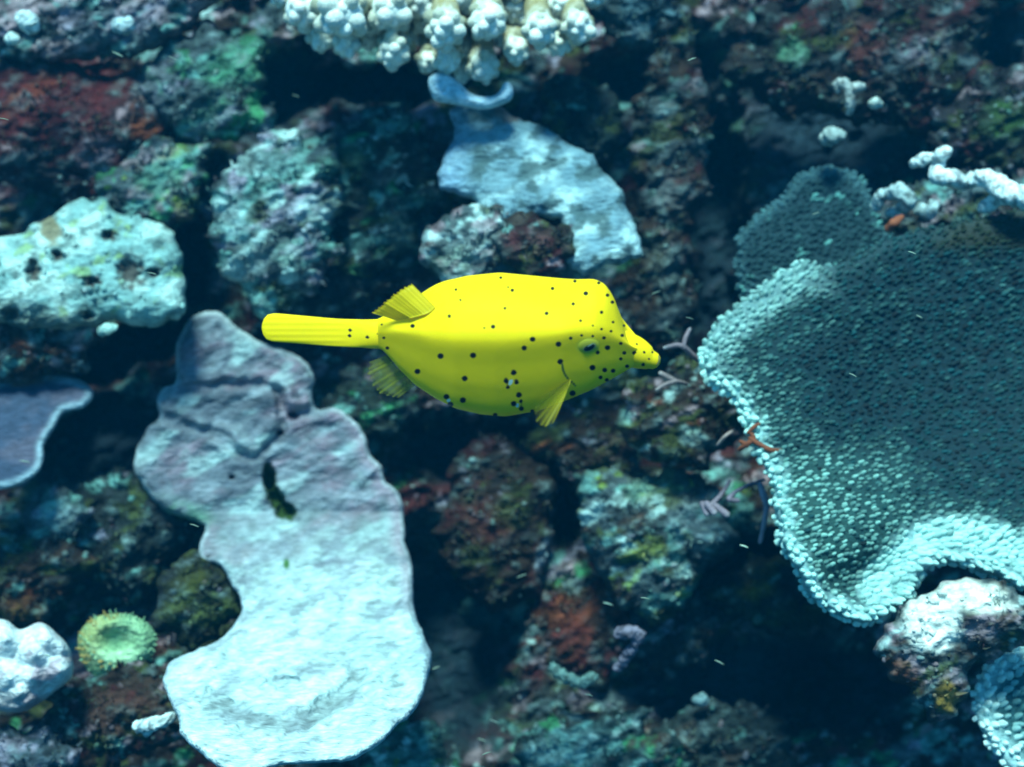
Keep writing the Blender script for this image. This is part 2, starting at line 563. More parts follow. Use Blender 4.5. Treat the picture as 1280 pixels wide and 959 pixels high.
# ------------------------------------------------------------------ boulders and crusted lumps of the slope
def rock(name, label, cat, u, v, ru, rv, dd, patches, base=BROWN, bulge=None, ang=0, seed=0, group=None, rough=1.0, poly=None, extra=None, turf=1.0, crest=(0.26, 0.40, 0.40)):
    if poly is None:
        n = 22
        poly = []
        for i in range(n):
            t = 2 * math.pi * i / n
            k = 1 + 0.26 * float(gn(np.array([math.cos(t) * 1.3 + seed * 3.1]), np.array([math.sin(t) * 1.3 + seed]), seed)[0]) + 0.10 * random.uniform(-1, 1)
            a = math.radians(ang)
            x, y = ru * k * math.cos(t), rv * k * math.sin(t)
            poly.append((u + x * math.cos(a) + y * math.sin(a), v - x * math.sin(a) + y * math.cos(a)))
    b = bulge if bulge else 0.56 * min(ru, rv)
    cf = crust(base, patches, seed)

    def colf(uu, vv, s, h):
        cc = cf(uu, vv, s, h)
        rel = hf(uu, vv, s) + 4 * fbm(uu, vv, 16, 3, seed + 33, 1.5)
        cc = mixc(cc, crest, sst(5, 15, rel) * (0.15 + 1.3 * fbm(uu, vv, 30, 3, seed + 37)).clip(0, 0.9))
        cc = paint(cc, uu, vv)
        return extra(cc, uu, vv, s, h) if extra else cc

    def hf(uu, vv, s):
        return rough * (9 * (0.6 - worley(uu, vv, 30, seed + 1, 1.3)) + 5.5 * (0.6 - worley(uu, vv, 13, seed + 2, 1.5)) + 7 * fbm(uu, vv, 18, 4, seed + 8, 1.5, 0.6, True))
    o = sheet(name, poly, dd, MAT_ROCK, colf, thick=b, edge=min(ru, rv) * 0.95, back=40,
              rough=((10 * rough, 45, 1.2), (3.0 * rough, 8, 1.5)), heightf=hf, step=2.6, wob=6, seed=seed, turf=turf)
    if label:
        tag(o, label, cat, group)
    return o


ROCKS = [
    # name, label, u, v, ru, rv, depth, base, patches, angle
    ('rock', 'mottled teal and lilac rock lump above the purple plate coral', 345, 272, 82, 100, 0.965, GREY, [(TEAL, 0.0, 34), (LILAC, 0.12, 30), (OLIVE, 0.2, 24), (PALE, 0.16, 26), (DARK, 0.22, 22)], 10),
    ('rock', 'rounded rock with yellow green algae and pale crust below the boxfish snout', 812, 668, 92, 92, 0.955, GREY, [(BROWN, 0.12, 30), (TEAL, 0.08, 30), (OLIVE, 0.12, 28), (PALE, 0.2, 24), (LIME, 0.30, 26), (DARK, 0.25, 20)], 0),
    ('rock', 'reddish brown rock with pale right edge under the boxfish belly', 622, 652, 72, 98, 0.99, BROWN, [(MAROON, 0.05, 40), (DARK, 0.1, 24), (OLIVE, 0.2, 28), (LILAC, 0.32, 20)], 0),
    ('rock', 'brown rock with pinkish twigs between boxfish snout and table coral', 858, 518, 82, 62, 0.93, BROWN, [(OLIVE, 0.05, 30), (DARK, 0.15, 20), (PINK, 0.2, 22), (PALE, 0.3, 18), (RUST, 0.3, 26)], 10),
    ('rock', 'dark red rock wall in the upper left corner', 80, 165, 125, 85, 1.0, MAROON, [(DARK, 0.05, 30), (RUST, 0.18, 36), (GREY, 0.24, 22), (PINK, 0.32, 22)], 5),
    ('rock', 'pinkish grey rubble rock along the top left edge', 110, 15, 150, 55, 0.985, GREY, [(PINK, 0.0, 34), (DARK, 0.12, 26), (LILAC, 0.15, 26), (TEAL, 0.25, 20), (ICE, 0.42, 16)], 8),
    ('rock', 'rock with green algae crust left of the dark hollow', 262, 105, 72, 78, 0.99, GREY, [(GREEN, 0.06, 44), (TEAL, 0.18, 24), (LILAC, 0.2, 22), (DARK, 0.2, 22)], 25),
    ('rock', 'green tinged rubble rock above the pitted boulder', 195, 225, 70, 45, 0.98, GREY, [(TEAL, 0.08, 24), (GREEN, 0.16, 26), (PINK, 0.12, 22), (LIME, 0.34, 16), (DARK, 0.2, 20)], 25),
    ('rock', 'pale pink and white crusted rock under the blue grey slab', 588, 302, 56, 44, 0.905, GREY, [(PINK, 0.05, 26), (PALE, 0.12, 22), (ICE, 0.28, 18), (MAROON, 0.2, 26), (OLIVE, 0.25, 20)], 10),
    ('rock', 'brown shaded rock between the slab and the back of the boxfish', 668, 308, 46, 36, 0.895, (0.075, 0.06, 0.05), [(OLIVE, 0.1, 24), (MAROON, 0.15, 24), (PINK, 0.3, 16), (TEAL, 0.3, 18)], 0),
    ('rock', 'dull green rock to the upper right of the slab', 728, 148, 48, 52, 1.0, (0.03, 0.06, 0.055), [(OLIVE, 0.1, 30), (TEAL, 0.3, 24), (DARK, 0.15, 22)], 0),
    ('rock', 'tall brown and grey rock column right of the slab', 836, 195, 48, 150, 0.995, BROWN, [(GREY, 0.02, 30), (OLIVE, 0.1, 36), (TEAL, 0.26, 22), (PINK, 0.25, 22), (MAROON, 0.2, 30), (DARK, 0.15, 22)], -3),
    ('rock', 'narrow crusted rock below the column beside the boxfish head', 828, 375, 36, 72, 1.0, BROWN, [(GREY, 0.05, 26), (TEAL, 0.28, 20), (DARK, 0.12, 22)], 0),
    ('rock', 'dark brown rock with green spot near the top right', 1000, 75, 85, 65, 1.0, (0.03, 0.03, 0.03), [(BROWN, 0.0, 34), (MAROON, 0.12, 34), (OLIVE, 0.15, 28), (GREY, 0.28, 22), (GREEN, 0.42, 24)], 15),
    ('rock', 'reddish brown rock near the top right corner', 1140, 75, 95, 80, 1.0, (0.035, 0.03, 0.03), [(MAROON, 0.05, 40), (GREY, 0.18, 26), (PINK, 0.28, 26), (OLIVE, 0.2, 26), (TEAL, 0.42, 16)], 20),
    ('rock', 'dark mixed rock at the right edge above the white coral branch', 1245, 150, 75, 60, 0.985, (0.035, 0.035, 0.04), [(OLIVE, 0.1, 28), (PINK, 0.2, 26), (MAROON, 0.15, 30), (LILAC, 0.3, 18), (GREEN, 0.42, 30)], 20),
    ('rock', 'crusted ledge that carries the white coral branch', 1200, 262, 95, 40, 0.955, GREY, [(BROWN, 0.0, 26), (PINK, 0.15, 22), (TEAL, 0.22, 20), (OLIVE, 0.2, 24)], 0),
    ('rock', 'reddish underside rock below the pitted boulder', 50, 425, 95, 42, 0.945, BROWN, [(GREY, 0.05, 26), (PINK, 0.2, 24), (RUST, 0.22, 30), (TEAL, 0.32, 18)], 12),
    ('rock', 'dark rock bank with greenish turf left of the plate coral', 150, 660, 110, 78, 0.99, (0.03, 0.045, 0.045), [(OLIVE, 0.12, 30), (DARK, 0.08, 22), (TEAL, 0.24, 20), (LILAC, 0.36, 20)], 20),
    ('rock', 'brown rubble rock at the left edge above the white lumpy coral', 30, 715, 80, 55, 0.96, BROWN, [(OLIVE, 0.08, 26), (RUST, 0.22, 26), (TEAL, 0.24, 20), (DARK, 0.15, 18)], 20),
    ('rock', 'olive turf covered knob beside the waist of the plate coral', 246, 752, 52, 50, 0.925, (0.05, 0.06, 0.03), [(OLIVE, 0.0, 26), (DARK, 0.15, 20), (GREY, 0.28, 18)], 0),
    ('rock', 'reddish brown rock below the ring coral', 150, 892, 95, 62, 0.90, BROWN, [(MAROON, 0.15, 30), (OLIVE, 0.1, 26), (PINK, 0.25, 20), (TEAL, 0.34, 20)], 20),
    ('rock', 'blue grey rock in the bottom left corner', 32, 950, 62, 36, 0.87, (0.10, 0.15, 0.19), [(DARK, 0.15, 24), (LILAC, 0.1, 24)], 0),
    ('rock', 'small teal green rock at the lower tip of the plate coral', 512, 945, 62, 42, 0.93, (0.10, 0.22, 0.19), [(TEAL, 0.0, 26), (GREEN, 0.2, 24), (PALE, 0.25, 18), (LIME, 0.4, 18)], -20),
    ('rock', 'teal crusted rock on the bottom edge under the dark hollow', 742, 938, 98, 50, 0.935, (0.06, 0.12, 0.12), [(TEAL, 0.08, 28), (GREEN, 0.2, 26), (PALE, 0.26, 20), (BROWN, 0.15, 26)], 5),
    ('rock', 'dim brown and teal rock at the bottom below the dark crevice', 905, 930, 85, 48, 0.97, (0.035, 0.055, 0.055), [(BROWN, 0.08, 28), (TEAL, 0.24, 24), (GREY, 0.2, 20)], 0),
    ('rock', 'dark teal ledge deep in the hollow left of the red sponge', 640, 762, 62, 28, 1.06, (0.025, 0.09, 0.10), [(DARK, 0.2, 24)], -3),
    ('rock', 'dark rock with a rusty red sponge face in the lower middle', 735, 795, 58, 62, 1.0, BROWN, [(RUST, 0.0, 44), (MAROON, 0.1, 36), (DARK, 0.18, 22), (PALE, 0.42, 18)], 0),
    ('rock', 'brown crusted rock with pale flecks beneath the algae rock', 838, 790, 62, 52, 1.0, (0.04, 0.036, 0.034), [(GREY, 0.12, 22), (LILAC, 0.28, 18), (DARK, 0.1, 20)], 0),
    ('rock', 'dim olive rock with yellow sponge patch left of the table coral rim', 952, 742, 62, 44, 0.99, (0.035, 0.045, 0.035), [(OLIVE, 0.0, 26), (TEAL, 0.3, 18), ((0.22, 0.17, 0.02), 0.26, 40), (DARK, 0.15, 20)], 0),
    ('rock', 'dark green speckled rock between the slab and the lilac rock', 470, 230, 72, 95, 0.995, (0.03, 0.05, 0.045), [(OLIVE, 0.08, 28), (TEAL, 0.14, 24), (GREEN, 0.3, 22), (PALE, 0.3, 18), (DARK, 0.1, 22)], 0),
    ('rock', 'dim grey rock just above the tail of the boxfish', 400, 365, 90, 30, 1.0, (0.03, 0.045, 0.05), [(BROWN, 0.1, 26), (TEAL, 0.26, 22), (GREY, 0.2, 20)], 12),
    ('rock', 'green speckled rock behind the anal fin of the boxfish', 455, 510, 62, 42, 1.0, (0.03, 0.05, 0.04), [(GREEN, 0.2, 22), (TEAL, 0.2, 22), (DARK, 0.1, 22)], 20),
    ('rock', 'brown mixed rock just behind the pectoral fin of the boxfish', 735, 545, 66, 52, 0.985, BROWN, [(OLIVE, 0.08, 28), (LILAC, 0.26, 22), (DARK, 0.1, 22), (RUST, 0.26, 26)], 12),
    ('rock', 'blue grey lump beside the right end of the finger coral', 790, 8, 55, 42, 0.985, (0.10, 0.20, 0.24), [(GREY, 0.1, 26), (DARK, 0.2, 24)], 20),
    ('rock', 'small pale crusted rock at the left below the blue plate coral', 70, 650, 40, 32, 0.955, GREY, [(TEAL, 0.1, 22), (LILAC, 0.2, 20), (DARK, 0.18, 18)], 20),
]
for i, (nm, lb, u, v, ru, rv, dd, base, pt, an) in enumerate(ROCKS):
    if any(w in lb for w in ('top right', 'right edge above', 'rock column', 'below the column', 'under the boxfish belly', 'dim ')):   # duller crusts than the rest
        pt = [(tuple(x * 0.6 for x in cl_), th_ + 0.03, sc_ * 1.2) for cl_, th_, sc_ in pt]
    rock(nm, lb, 'rock', u, v, ru * 1.08, rv * 1.08, dd + 0.006, pt, base, ang=an, seed=40 + i * 5)

# ------------------------------------------------------------------ pitted pale boulder (left)
HOLES = [(163, 340, 15, 18), (72, 320, 7, 7), (42, 340, 8, 15), (137, 295, 8, 7), (115, 353, 10, 7), (193, 341, 8, 5), (14, 393, 10, 8), (110, 395, 8, 5)]


def b_h(u, v, s):
    h = 9 * (0.6 - worley(u, v, 34, 4, 1.4)) + 3 * fbm(u, v, 14, 3, 5, 1.6) + 1.2 * (0.5 - worley(u, v, 9, 6, 1.4))
    for cu, cv, ru, rv in HOLES:
        h -= 18 * sst(1.5, 0.2, ell(u + 6 * gn(u / 6, v / 6, 3), v, cu, cv, ru, rv))
    return h


def b_c(u, v, s, h):
    c = np.tile(np.array([0.20, 0.37, 0.36]), (len(u), 1))
    n = fbm(u, v, 40, 4, 60, 1.5)
    c = mixc(c, (0.42, 0.60, 0.56), sst(0.0, 0.36, n + 0.30 * sst(120, 20, u)))
    c = mixc(c, (0.07, 0.12, 0.115), sst(0.02, 0.3, fbm(u, v, 20, 5, 64, 1.8, 0.65)) * 0.75)
    c = mixc(c, (0.25, 0.40, 0.12), sst(0.22, 0.4, fbm(u, v, 26, 4, 67, 1.4)) * 0.6)
    c = mixc(c, (0.16, 0.11, 0.04), sst(1.2, 0.6, ell(u, v, 62, 285, 14, 24, 20) + 0.25 * gn(u / 8, v / 8, 2)) * 0.85)
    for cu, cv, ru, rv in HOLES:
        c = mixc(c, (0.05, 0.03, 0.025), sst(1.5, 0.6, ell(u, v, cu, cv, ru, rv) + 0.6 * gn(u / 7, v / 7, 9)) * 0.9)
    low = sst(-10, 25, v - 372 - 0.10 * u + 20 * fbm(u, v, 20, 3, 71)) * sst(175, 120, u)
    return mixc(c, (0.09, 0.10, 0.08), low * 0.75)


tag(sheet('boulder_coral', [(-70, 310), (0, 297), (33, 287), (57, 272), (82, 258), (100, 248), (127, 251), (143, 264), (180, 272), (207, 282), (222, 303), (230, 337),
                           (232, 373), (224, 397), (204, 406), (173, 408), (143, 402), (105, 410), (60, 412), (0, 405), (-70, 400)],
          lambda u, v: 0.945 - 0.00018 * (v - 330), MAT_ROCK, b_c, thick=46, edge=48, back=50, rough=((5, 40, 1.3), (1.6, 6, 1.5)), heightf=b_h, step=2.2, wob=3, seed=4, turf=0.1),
    'pale teal boulder coral pitted with dark holes at the left edge', 'coral')

# ------------------------------------------------------------------ large lobed plate coral
PLATE = [(219, 442), (226, 417), (241, 397), (263, 388), (279, 392), (295, 409), (321, 425), (345, 434), (368, 442), (385, 457), (393, 474), (390, 494), (396, 511), (419, 511),
         (442, 525), (457, 545), (462, 568), (476, 582), (481, 602), (496, 612), (503, 629), (505, 655), (506, 680), (515, 707), (517, 737), (521, 774), (534, 803), (539, 825),
         (533, 855), (520, 885), (496, 909), (473, 932), (456, 943), (426, 952), (372, 955), (332, 962), (295, 968), (271, 958), (252, 942), (227, 919), (222, 899), (209, 872),
         (204, 850), (214, 827), (241, 815), (264, 805), (285, 791), (298, 771), (301, 751), (290, 731), (281, 714), (270, 704), (252, 699), (250, 680), (256, 660), (241, 651),
         (214, 642), (199, 632), (180, 608), (166, 585), (173, 561), (183, 535), (198, 522), (197, 499), (206, 485), (220, 476)]
CREASE = [np.array(x, float) for x in ([(222, 477), (244, 486), (288, 479), (325, 482), (346, 489), (353, 505), (368, 515), (396, 512)],
                                       [(346, 489), (352, 518), (350, 545), (330, 562), (312, 570), (297, 565), (274, 545), (241, 535), (199, 522)],
                                       [(297, 565), (313, 580), (318, 600)], [(478, 590), (455, 620), (465, 660), (480, 700), (500, 735)])]
GROOVE = spline([(262, 872), (300, 890), (345, 903), (385, 896), (425, 870), (450, 840)], 6, False)


LOBE1 = spline([(200, 430), (230, 370), (290, 370), (420, 440), (420, 512), (396, 512), (368, 514), (353, 503), (346, 489), (325, 482), (288, 479), (250, 486), (215, 478)], 4)
LOBE2 = spline([(215, 478), (250, 486), (288, 479), (325, 482), (346, 489), (353, 518), (348, 545), (330, 562), (312, 570), (297, 565), (274, 545), (241, 535), (190, 524), (180, 480)], 4)
ARC2 = spline([(300, 915), (340, 925), (390, 915), (440, 890), (480, 850)], 6, False)


def HOLE(u, v):
    return np.minimum(np.minimum(ell(u, v, 337, 600, 9, 20, 8), ell(u, v, 345, 622, 10, 16, 30)), ell(u, v, 356, 638, 15, 11, -30))


def p_d(u, v):
    return 0.985 - 0.00009 * (v - 390) - 0.00056 * np.clip(v - 640, 0, None) - 0.0000003 * np.clip(v - 640, 0, None) ** 2


def p_h(u, v, s):
    h = 11 * fbm(u, v, 46, 3, 14, 1.4) + 5 * (0.5 - worley(u, v, 30, 19, 1.5)) + 3.2 * fbm(u, v, 12, 3, 15, 2.2) + 1.7 * fbm(u, v, 5, 2, 18, 2.6)
    for k, cr in enumerate(CREASE):
        dist = poly_dist(u + 4 * gn(u / 22, v / 22, 2), v + 4 * gn(u / 22, v / 22, 8), spline(cr, 6, False), False)[0]
        h -= (4.5 if k < 2 else 4) * sst(13, 0, dist)
        if k < 2:
            h += 5 * sst(26, 10, dist) * sst(2, 10, dist)
    for lp, lift in ((LOBE1, 8), (LOBE2, 3.5)):
        uu, vv = u + 3 * gn(u / 24, v / 24, 21), v + 3 * gn(u / 24, v / 24, 23)
        sg = np.where(inside(uu, vv, lp), 1, -1) * poly_dist(uu, vv, lp)[0]
        h += lift * sst(-9, 12, sg)
    h -= 15 * sst(20, 0, poly_dist(u + 6 * gn(u / 14, v / 14, 2), v + 5 * gn(u / 14, v / 14, 12), GROOVE, False)[0])
    h -= 12 * sst(1.3, 0.2, ell(u, v, 354, 852, 30, 10, 10) + 0.3 * gn(u / 10, v / 8, 4))
    h -= 9 * sst(14, 0, poly_dist(u + 8 * gn(u / 16, v / 16, 2), v + 8 * gn(u / 16, v / 16, 12), ARC2, False)[0])
    h += 5 * sst(1.3, 0.3, ell(u, v, 352, 838, 55, 22, 5)) + 6 * sst(24, 6, s) * sst(700, 760, v)
    h -= 40 * sst(1.15, 0.5, HOLE(u, v) + 0.2 * gn(u / 6, v / 6, 5))
    for cu, cv, r in ((366, 520, 8), (350, 541, 5), (290, 597, 4)):
        h -= 14 * sst(1.3, 0.3, ell(u, v, cu, cv, r, r * 0.8))
    return h


def p_c(u, v, s, h):
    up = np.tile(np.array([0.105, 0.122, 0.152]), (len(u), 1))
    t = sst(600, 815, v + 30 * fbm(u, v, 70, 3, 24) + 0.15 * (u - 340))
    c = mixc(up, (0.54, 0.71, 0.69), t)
    c = mixc(c, (0.27, 0.19, 0.24), sst(0.0, 0.3, fbm(u, v, 60, 4, 27, 1.5)) * 0.55 * (1 - t * 0.75))
    c = mixc(c, (0.40, 0.56, 0.56), sst(0.08, 0.32, fbm(u, v, 34, 4, 31, 2.4)) * 0.6 * (1 - t * 0.6))
    c = mixc(c, (0.26, 0.31, 0.35), sst(0.05, 0.34, fbm(u, v, 26, 4, 34, 2.6)) * 0.65)
    c = mixc(c, (0.14, 0.18, 0.20), sst(0.0, 0.4, fbm(u, v, 7, 3, 36, 3.4)) * 0.45)
    c *= (1 + 0.28 * fbm(u, v, 5, 2, 39, 3.2) + 0.40 * fbm(u, v, 30, 4, 41, 2.0, 0.6))[:, None]
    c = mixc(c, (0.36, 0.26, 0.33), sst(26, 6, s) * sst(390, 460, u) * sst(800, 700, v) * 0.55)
    c = mixc(c, (0.55, 0.66, 0.70), sst(7, 1, s) * 0.7)
    c = mixc(c, (0.10, 0.22, 0.16), sst(30, 4, s) * sst(1.3, 0.5, ell(u, v, 228, 640, 46, 26)) * 0.9)
    gdist = poly_dist(u + 6 * gn(u / 14, v / 14, 2), v + 5 * gn(u / 14, v / 14, 12), GROOVE, False)[0]
    c = mixc(c, (0.16, 0.205, 0.215), sst(20, 4, gdist) * (0.6 + 0.6 * fbm(u, v, 14, 3, 44, 2.4)).clip(0, 1))  # shadow of the groove painted as a dark arc
    c = mixc(c, (0.17, 0.20, 0.235), sst(0.06, 0.30, fbm(u, v, 40, 5, 47, 1.8, 0.65)) * 0.8 * sst(860, 700, v))
    hole = sst(1.15, 0.8, HOLE(u, v) + 0.25 * gn(u / 6, v / 6, 5))
    c = mixc(c, (0.035, 0.075, 0.015), hole)
    c = mixc(c, (0.06, 0.16, 0.04), sst(1.2, 0.6, ell(u, v, 358, 705, 4, 7)) + sst(1.2, 0.6, ell(u, v, 341, 598, 6, 12)) * 0.0)
    for cu, cv, r in ((366, 520, 8), (350, 541, 5), (290, 597, 4)):
        c = mixc(c, (0.06, 0.05, 0.08), sst(1.2, 0.5, ell(u, v, cu, cv, r, r * 0.8)))
    return c


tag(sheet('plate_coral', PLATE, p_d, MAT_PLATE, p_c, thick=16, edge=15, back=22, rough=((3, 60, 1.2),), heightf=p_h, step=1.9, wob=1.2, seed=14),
    'large lobed lilac and white plate coral below the tail of the boxfish', 'coral')

# ------------------------------------------------------------------ blue grey slab and crescent sponge
tag(sheet('coral_slab', [(565, 138), (584, 129), (624, 133), (649, 148), (681, 158), (702, 175), (738, 195), (758, 215), (779, 244), (791, 276), (801, 301), (797, 325), (764, 332),
                         (728, 343), (700, 325), (693, 301), (701, 276), (668, 270), (640, 284), (616, 280), (592, 252), (559, 240), (545, 223), (560, 191), (567, 162)],
          lambda u, v: 0.942 - 0.00020 * (v - 130), MAT_PLATE,
          lambda u, v, s, h: mixc(mixc(mixc(mixc(np.tile(np.array([0.16, 0.28, 0.33]), (len(u), 1)), (0.40, 0.58, 0.60), sst(-0.05, 0.35, fbm(u, v, 44, 4, 3, 1.6) + 0.0022 * (v - 250))),
                                       (0.055, 0.10, 0.105), sst(-0.02, 0.22, fbm(u, v, 30, 5, 8, 1.5, 0.62)) * 0.85), (0.20, 0.34, 0.50), sst(600, 555, u) * 0.6),
                                  (0.17, 0.12, 0.10), sst(1.2, 0.6, ell(u, v, 636, 143, 22, 12) + 0.3 * gn(u / 8, v / 8, 1)) * 0.8),
          thick=24, edge=26, back=30, rough=((8, 46, 1.3), (1.8, 9, 1.4)), heightf=lambda u, v, s: 6 * (0.6 - worley(u, v, 30, 3, 1.3)) + 2.4 * (0.6 - worley(u, v, 10, 5, 1.5)),
          step=2.2, wob=3, seed=22), 'blue grey rough coral slab above the back of the boxfish', 'coral')
tag(sheet('crescent_sponge', [(535, 103), (541, 93), (553, 91), (571, 100), (588, 116), (606, 121), (622, 117), (630, 104), (637, 103), (642, 114), (635, 128), (604, 137), (567, 131), (543, 125)],
          0.905, MAT_PLATE, lambda u, v, s, h: mixc(np.tile(np.array([0.46, 0.64, 0.74]), (len(u), 1)), (0.30, 0.46, 0.54), sst(0, 0.3, fbm(u, v, 16, 3, 4))),
          thick=14, edge=13, back=14, rough=((3, 18, 1.2),), step=1.8, seed=2), 'pale blue crescent shaped sponge on top of the blue grey slab', 'sponge')

# ------------------------------------------------------------------ blue plate at the left, white lumpy coral, ring coral
tag(sheet('plate_coral', [(-70, 500), (0, 474), (36, 468), (67, 467), (103, 476), (117, 493), (104, 510), (80, 516), (67, 537), (55, 557), (55, 572), (48, 590), (25, 606), (0, 612), (-70, 620)],
          lambda u, v: 0.965 - 0.0004 * (v - 470), MAT_PLATE,
          lambda u, v, s, h: mixc(mixc(mixc(np.tile(np.array([0.045, 0.065, 0.11]), (len(u), 1)), (0.085, 0.085, 0.125), sst(-0.1, 0.3, fbm(u, v, 36, 4, 3, 1.5))), (0.34, 0.48, 0.55), sst(14, 3, s) * 0.75),
                                  (0.16, 0.06, 0.02), sst(1.2, 0.6, ell(u, v, 25, 470, 40, 14, 0) + 0.3 * gn(u / 9, v / 9, 4)) * 0.8),
          thick=9, edge=9, back=12, rough=((5, 34, 1.5), (1.2, 7, 2)), step=2.0, seed=31), 'thin dark bluish plate coral with pale rim at the left edge', 'coral')


def lump_c(u, v, s, h):
    c = np.tile(np.array([0.68, 0.74, 0.74]), (len(u), 1))
    c = mixc(c, (0.42, 0.34, 0.38), sst(-0.05, 0.3, fbm(u, v, 26, 4, 7, 1.4)))
    return mixc(c, (0.36, 0.28, 0.30), sst(850, 885, v) * 0.7)


tag(sheet('lumpy_coral', [(-60, 790), (0, 774), (25, 787), (50, 778), (71, 792), (88, 813), (90, 845), (68, 865), (54, 876), (29, 890), (0, 889), (-60, 880)],
          0.865, MAT_PLATE, lump_c, thick=34, edge=36, back=30, rough=((2, 9, 1.6),),
          heightf=lambda u, v, s: 32 * (0.55 - worley(u, v, 33, 12)) + 3 * (0.5 - worley(u, v, 9, 14)), step=2.0, seed=33), 'white lumpy coral head at the lower left edge', 'coral')

ring = thing('ring_coral', P(147, 806, 0.90), 'round yellow green ring shaped coral with dimpled centre beside the white lumpy coral', 'coral')


def ring_h(u, v, s):
    r = ell(u, v, 146, 802, 50, 42)
    return 13 * np.exp(-((r - 0.58) / 0.30) ** 2) - 5 * np.exp(-(r / 0.25) ** 2) + 2.5 * (0.5 - worley(u, v, 7, 3))


def ring_c(u, v, s, h):
    r = ell(u, v, 146, 802, 50, 42)
    c = np.tile(np.array([0.25, 0.44, 0.24]), (len(u), 1))
    c = mixc(c, (0.38, 0.60, 0.36), sst(0.2, -0.2, fbm(u, v, 24, 3, 2) - 0.4 * sst(790, 830, v) + 0.2))
    c = mixc(c, (0.36, 0.34, 0.10), sst(150, 110, u + 0.6 * (v - 800)) * 0.6)
    return mixc(c, (0.10, 0.24, 0.13), sst(0.35, 0.1, r) * 0.6)


sheet('disc', [(97, 806), (101, 788), (116, 773), (140, 767), (165, 769), (186, 780), (196, 798), (190, 820), (176, 836), (152, 847), (124, 848), (105, 832)], 0.905, MAT_PLATE, ring_c,
      thick=16, edge=16, back=14, rough=((2, 14, 1.2),), heightf=ring_h, step=1.6, parent=ring, seed=3)
tv = []
for k in range(170):
    t = random.uniform(0, 2 * math.pi)
    rr = random.uniform(0.55, 1.04)
    uu, vv = 146 + 49 * rr * math.cos(t), 805 + 40 * rr * math.sin(t)
    dd = 0.905 - (26 * math.exp(-((rr - 0.62) / 0.35) ** 2)) * 0.9 / F
    a = P(uu, vv, dd)
    out = np.array([math.cos(t), -math.sin(t) + 0.4, 0.9]) * random.uniform(2, 4.2) * 0.9 / F
    r0 = random.uniform(1.0, 1.7) * 0.9 / F
    Vv, qq, tt, tpar = tube([a, a + out * 0.5, a + out], [r0, r0 * 0.9, r0 * 0.6], 6, sub=1)
    warm = 1 if (math.cos(t) < 0.1 and random.random() < 0.6) else 0
    cc = np.tile(np.array([0.42, 0.30, 0.10] if warm else [0.30, 0.50, 0.30]), (len(Vv), 1))
    build('tentacle', Vv, [qq, tt], MAT_NUB, cc, parent=ring)


# ------------------------------------------------------------------ table corals: a plate carpeted with corallites
def nub_mesh(seg=7):
    """one corallite along +z: leaning rounded cone, unit height"""
    prof = [(0.50, 0.0), (0.56, 0.25), (0.50, 0.55), (0.36, 0.82), (0.15, 0.97)]
    vs, n = [], len(prof)
    for r, z in prof:
        for k in range(seg):
            t = 2 * math.pi * k / seg
            vs.append((r * math.cos(t), r * math.sin(t), z))
    vs.append((0, 0, 1.0))
    q = [(i * seg + k, i * seg + (k + 1) % seg, (i + 1) * seg + (k + 1) % seg, (i + 1) * seg + k) for i in range(n - 1) for k in range(seg)]
    t = [((n - 1) * seg + k, (n - 1) * seg + (k + 1) % seg, n * seg) for k in range(seg)]
    return np.array(vs), np.array(q), np.array(t)


NV, NQ, NT = nub_mesh()


def frame(dirs):
    dirs = dirs / np.linalg.norm(dirs, axis=-1, keepdims=True)
    a = np.cross(dirs, np.array([0.2, 1.0, 0.1]))
    a /= np.linalg.norm(a, axis=-1, keepdims=True)
    return a, np.cross(dirs, a), dirs


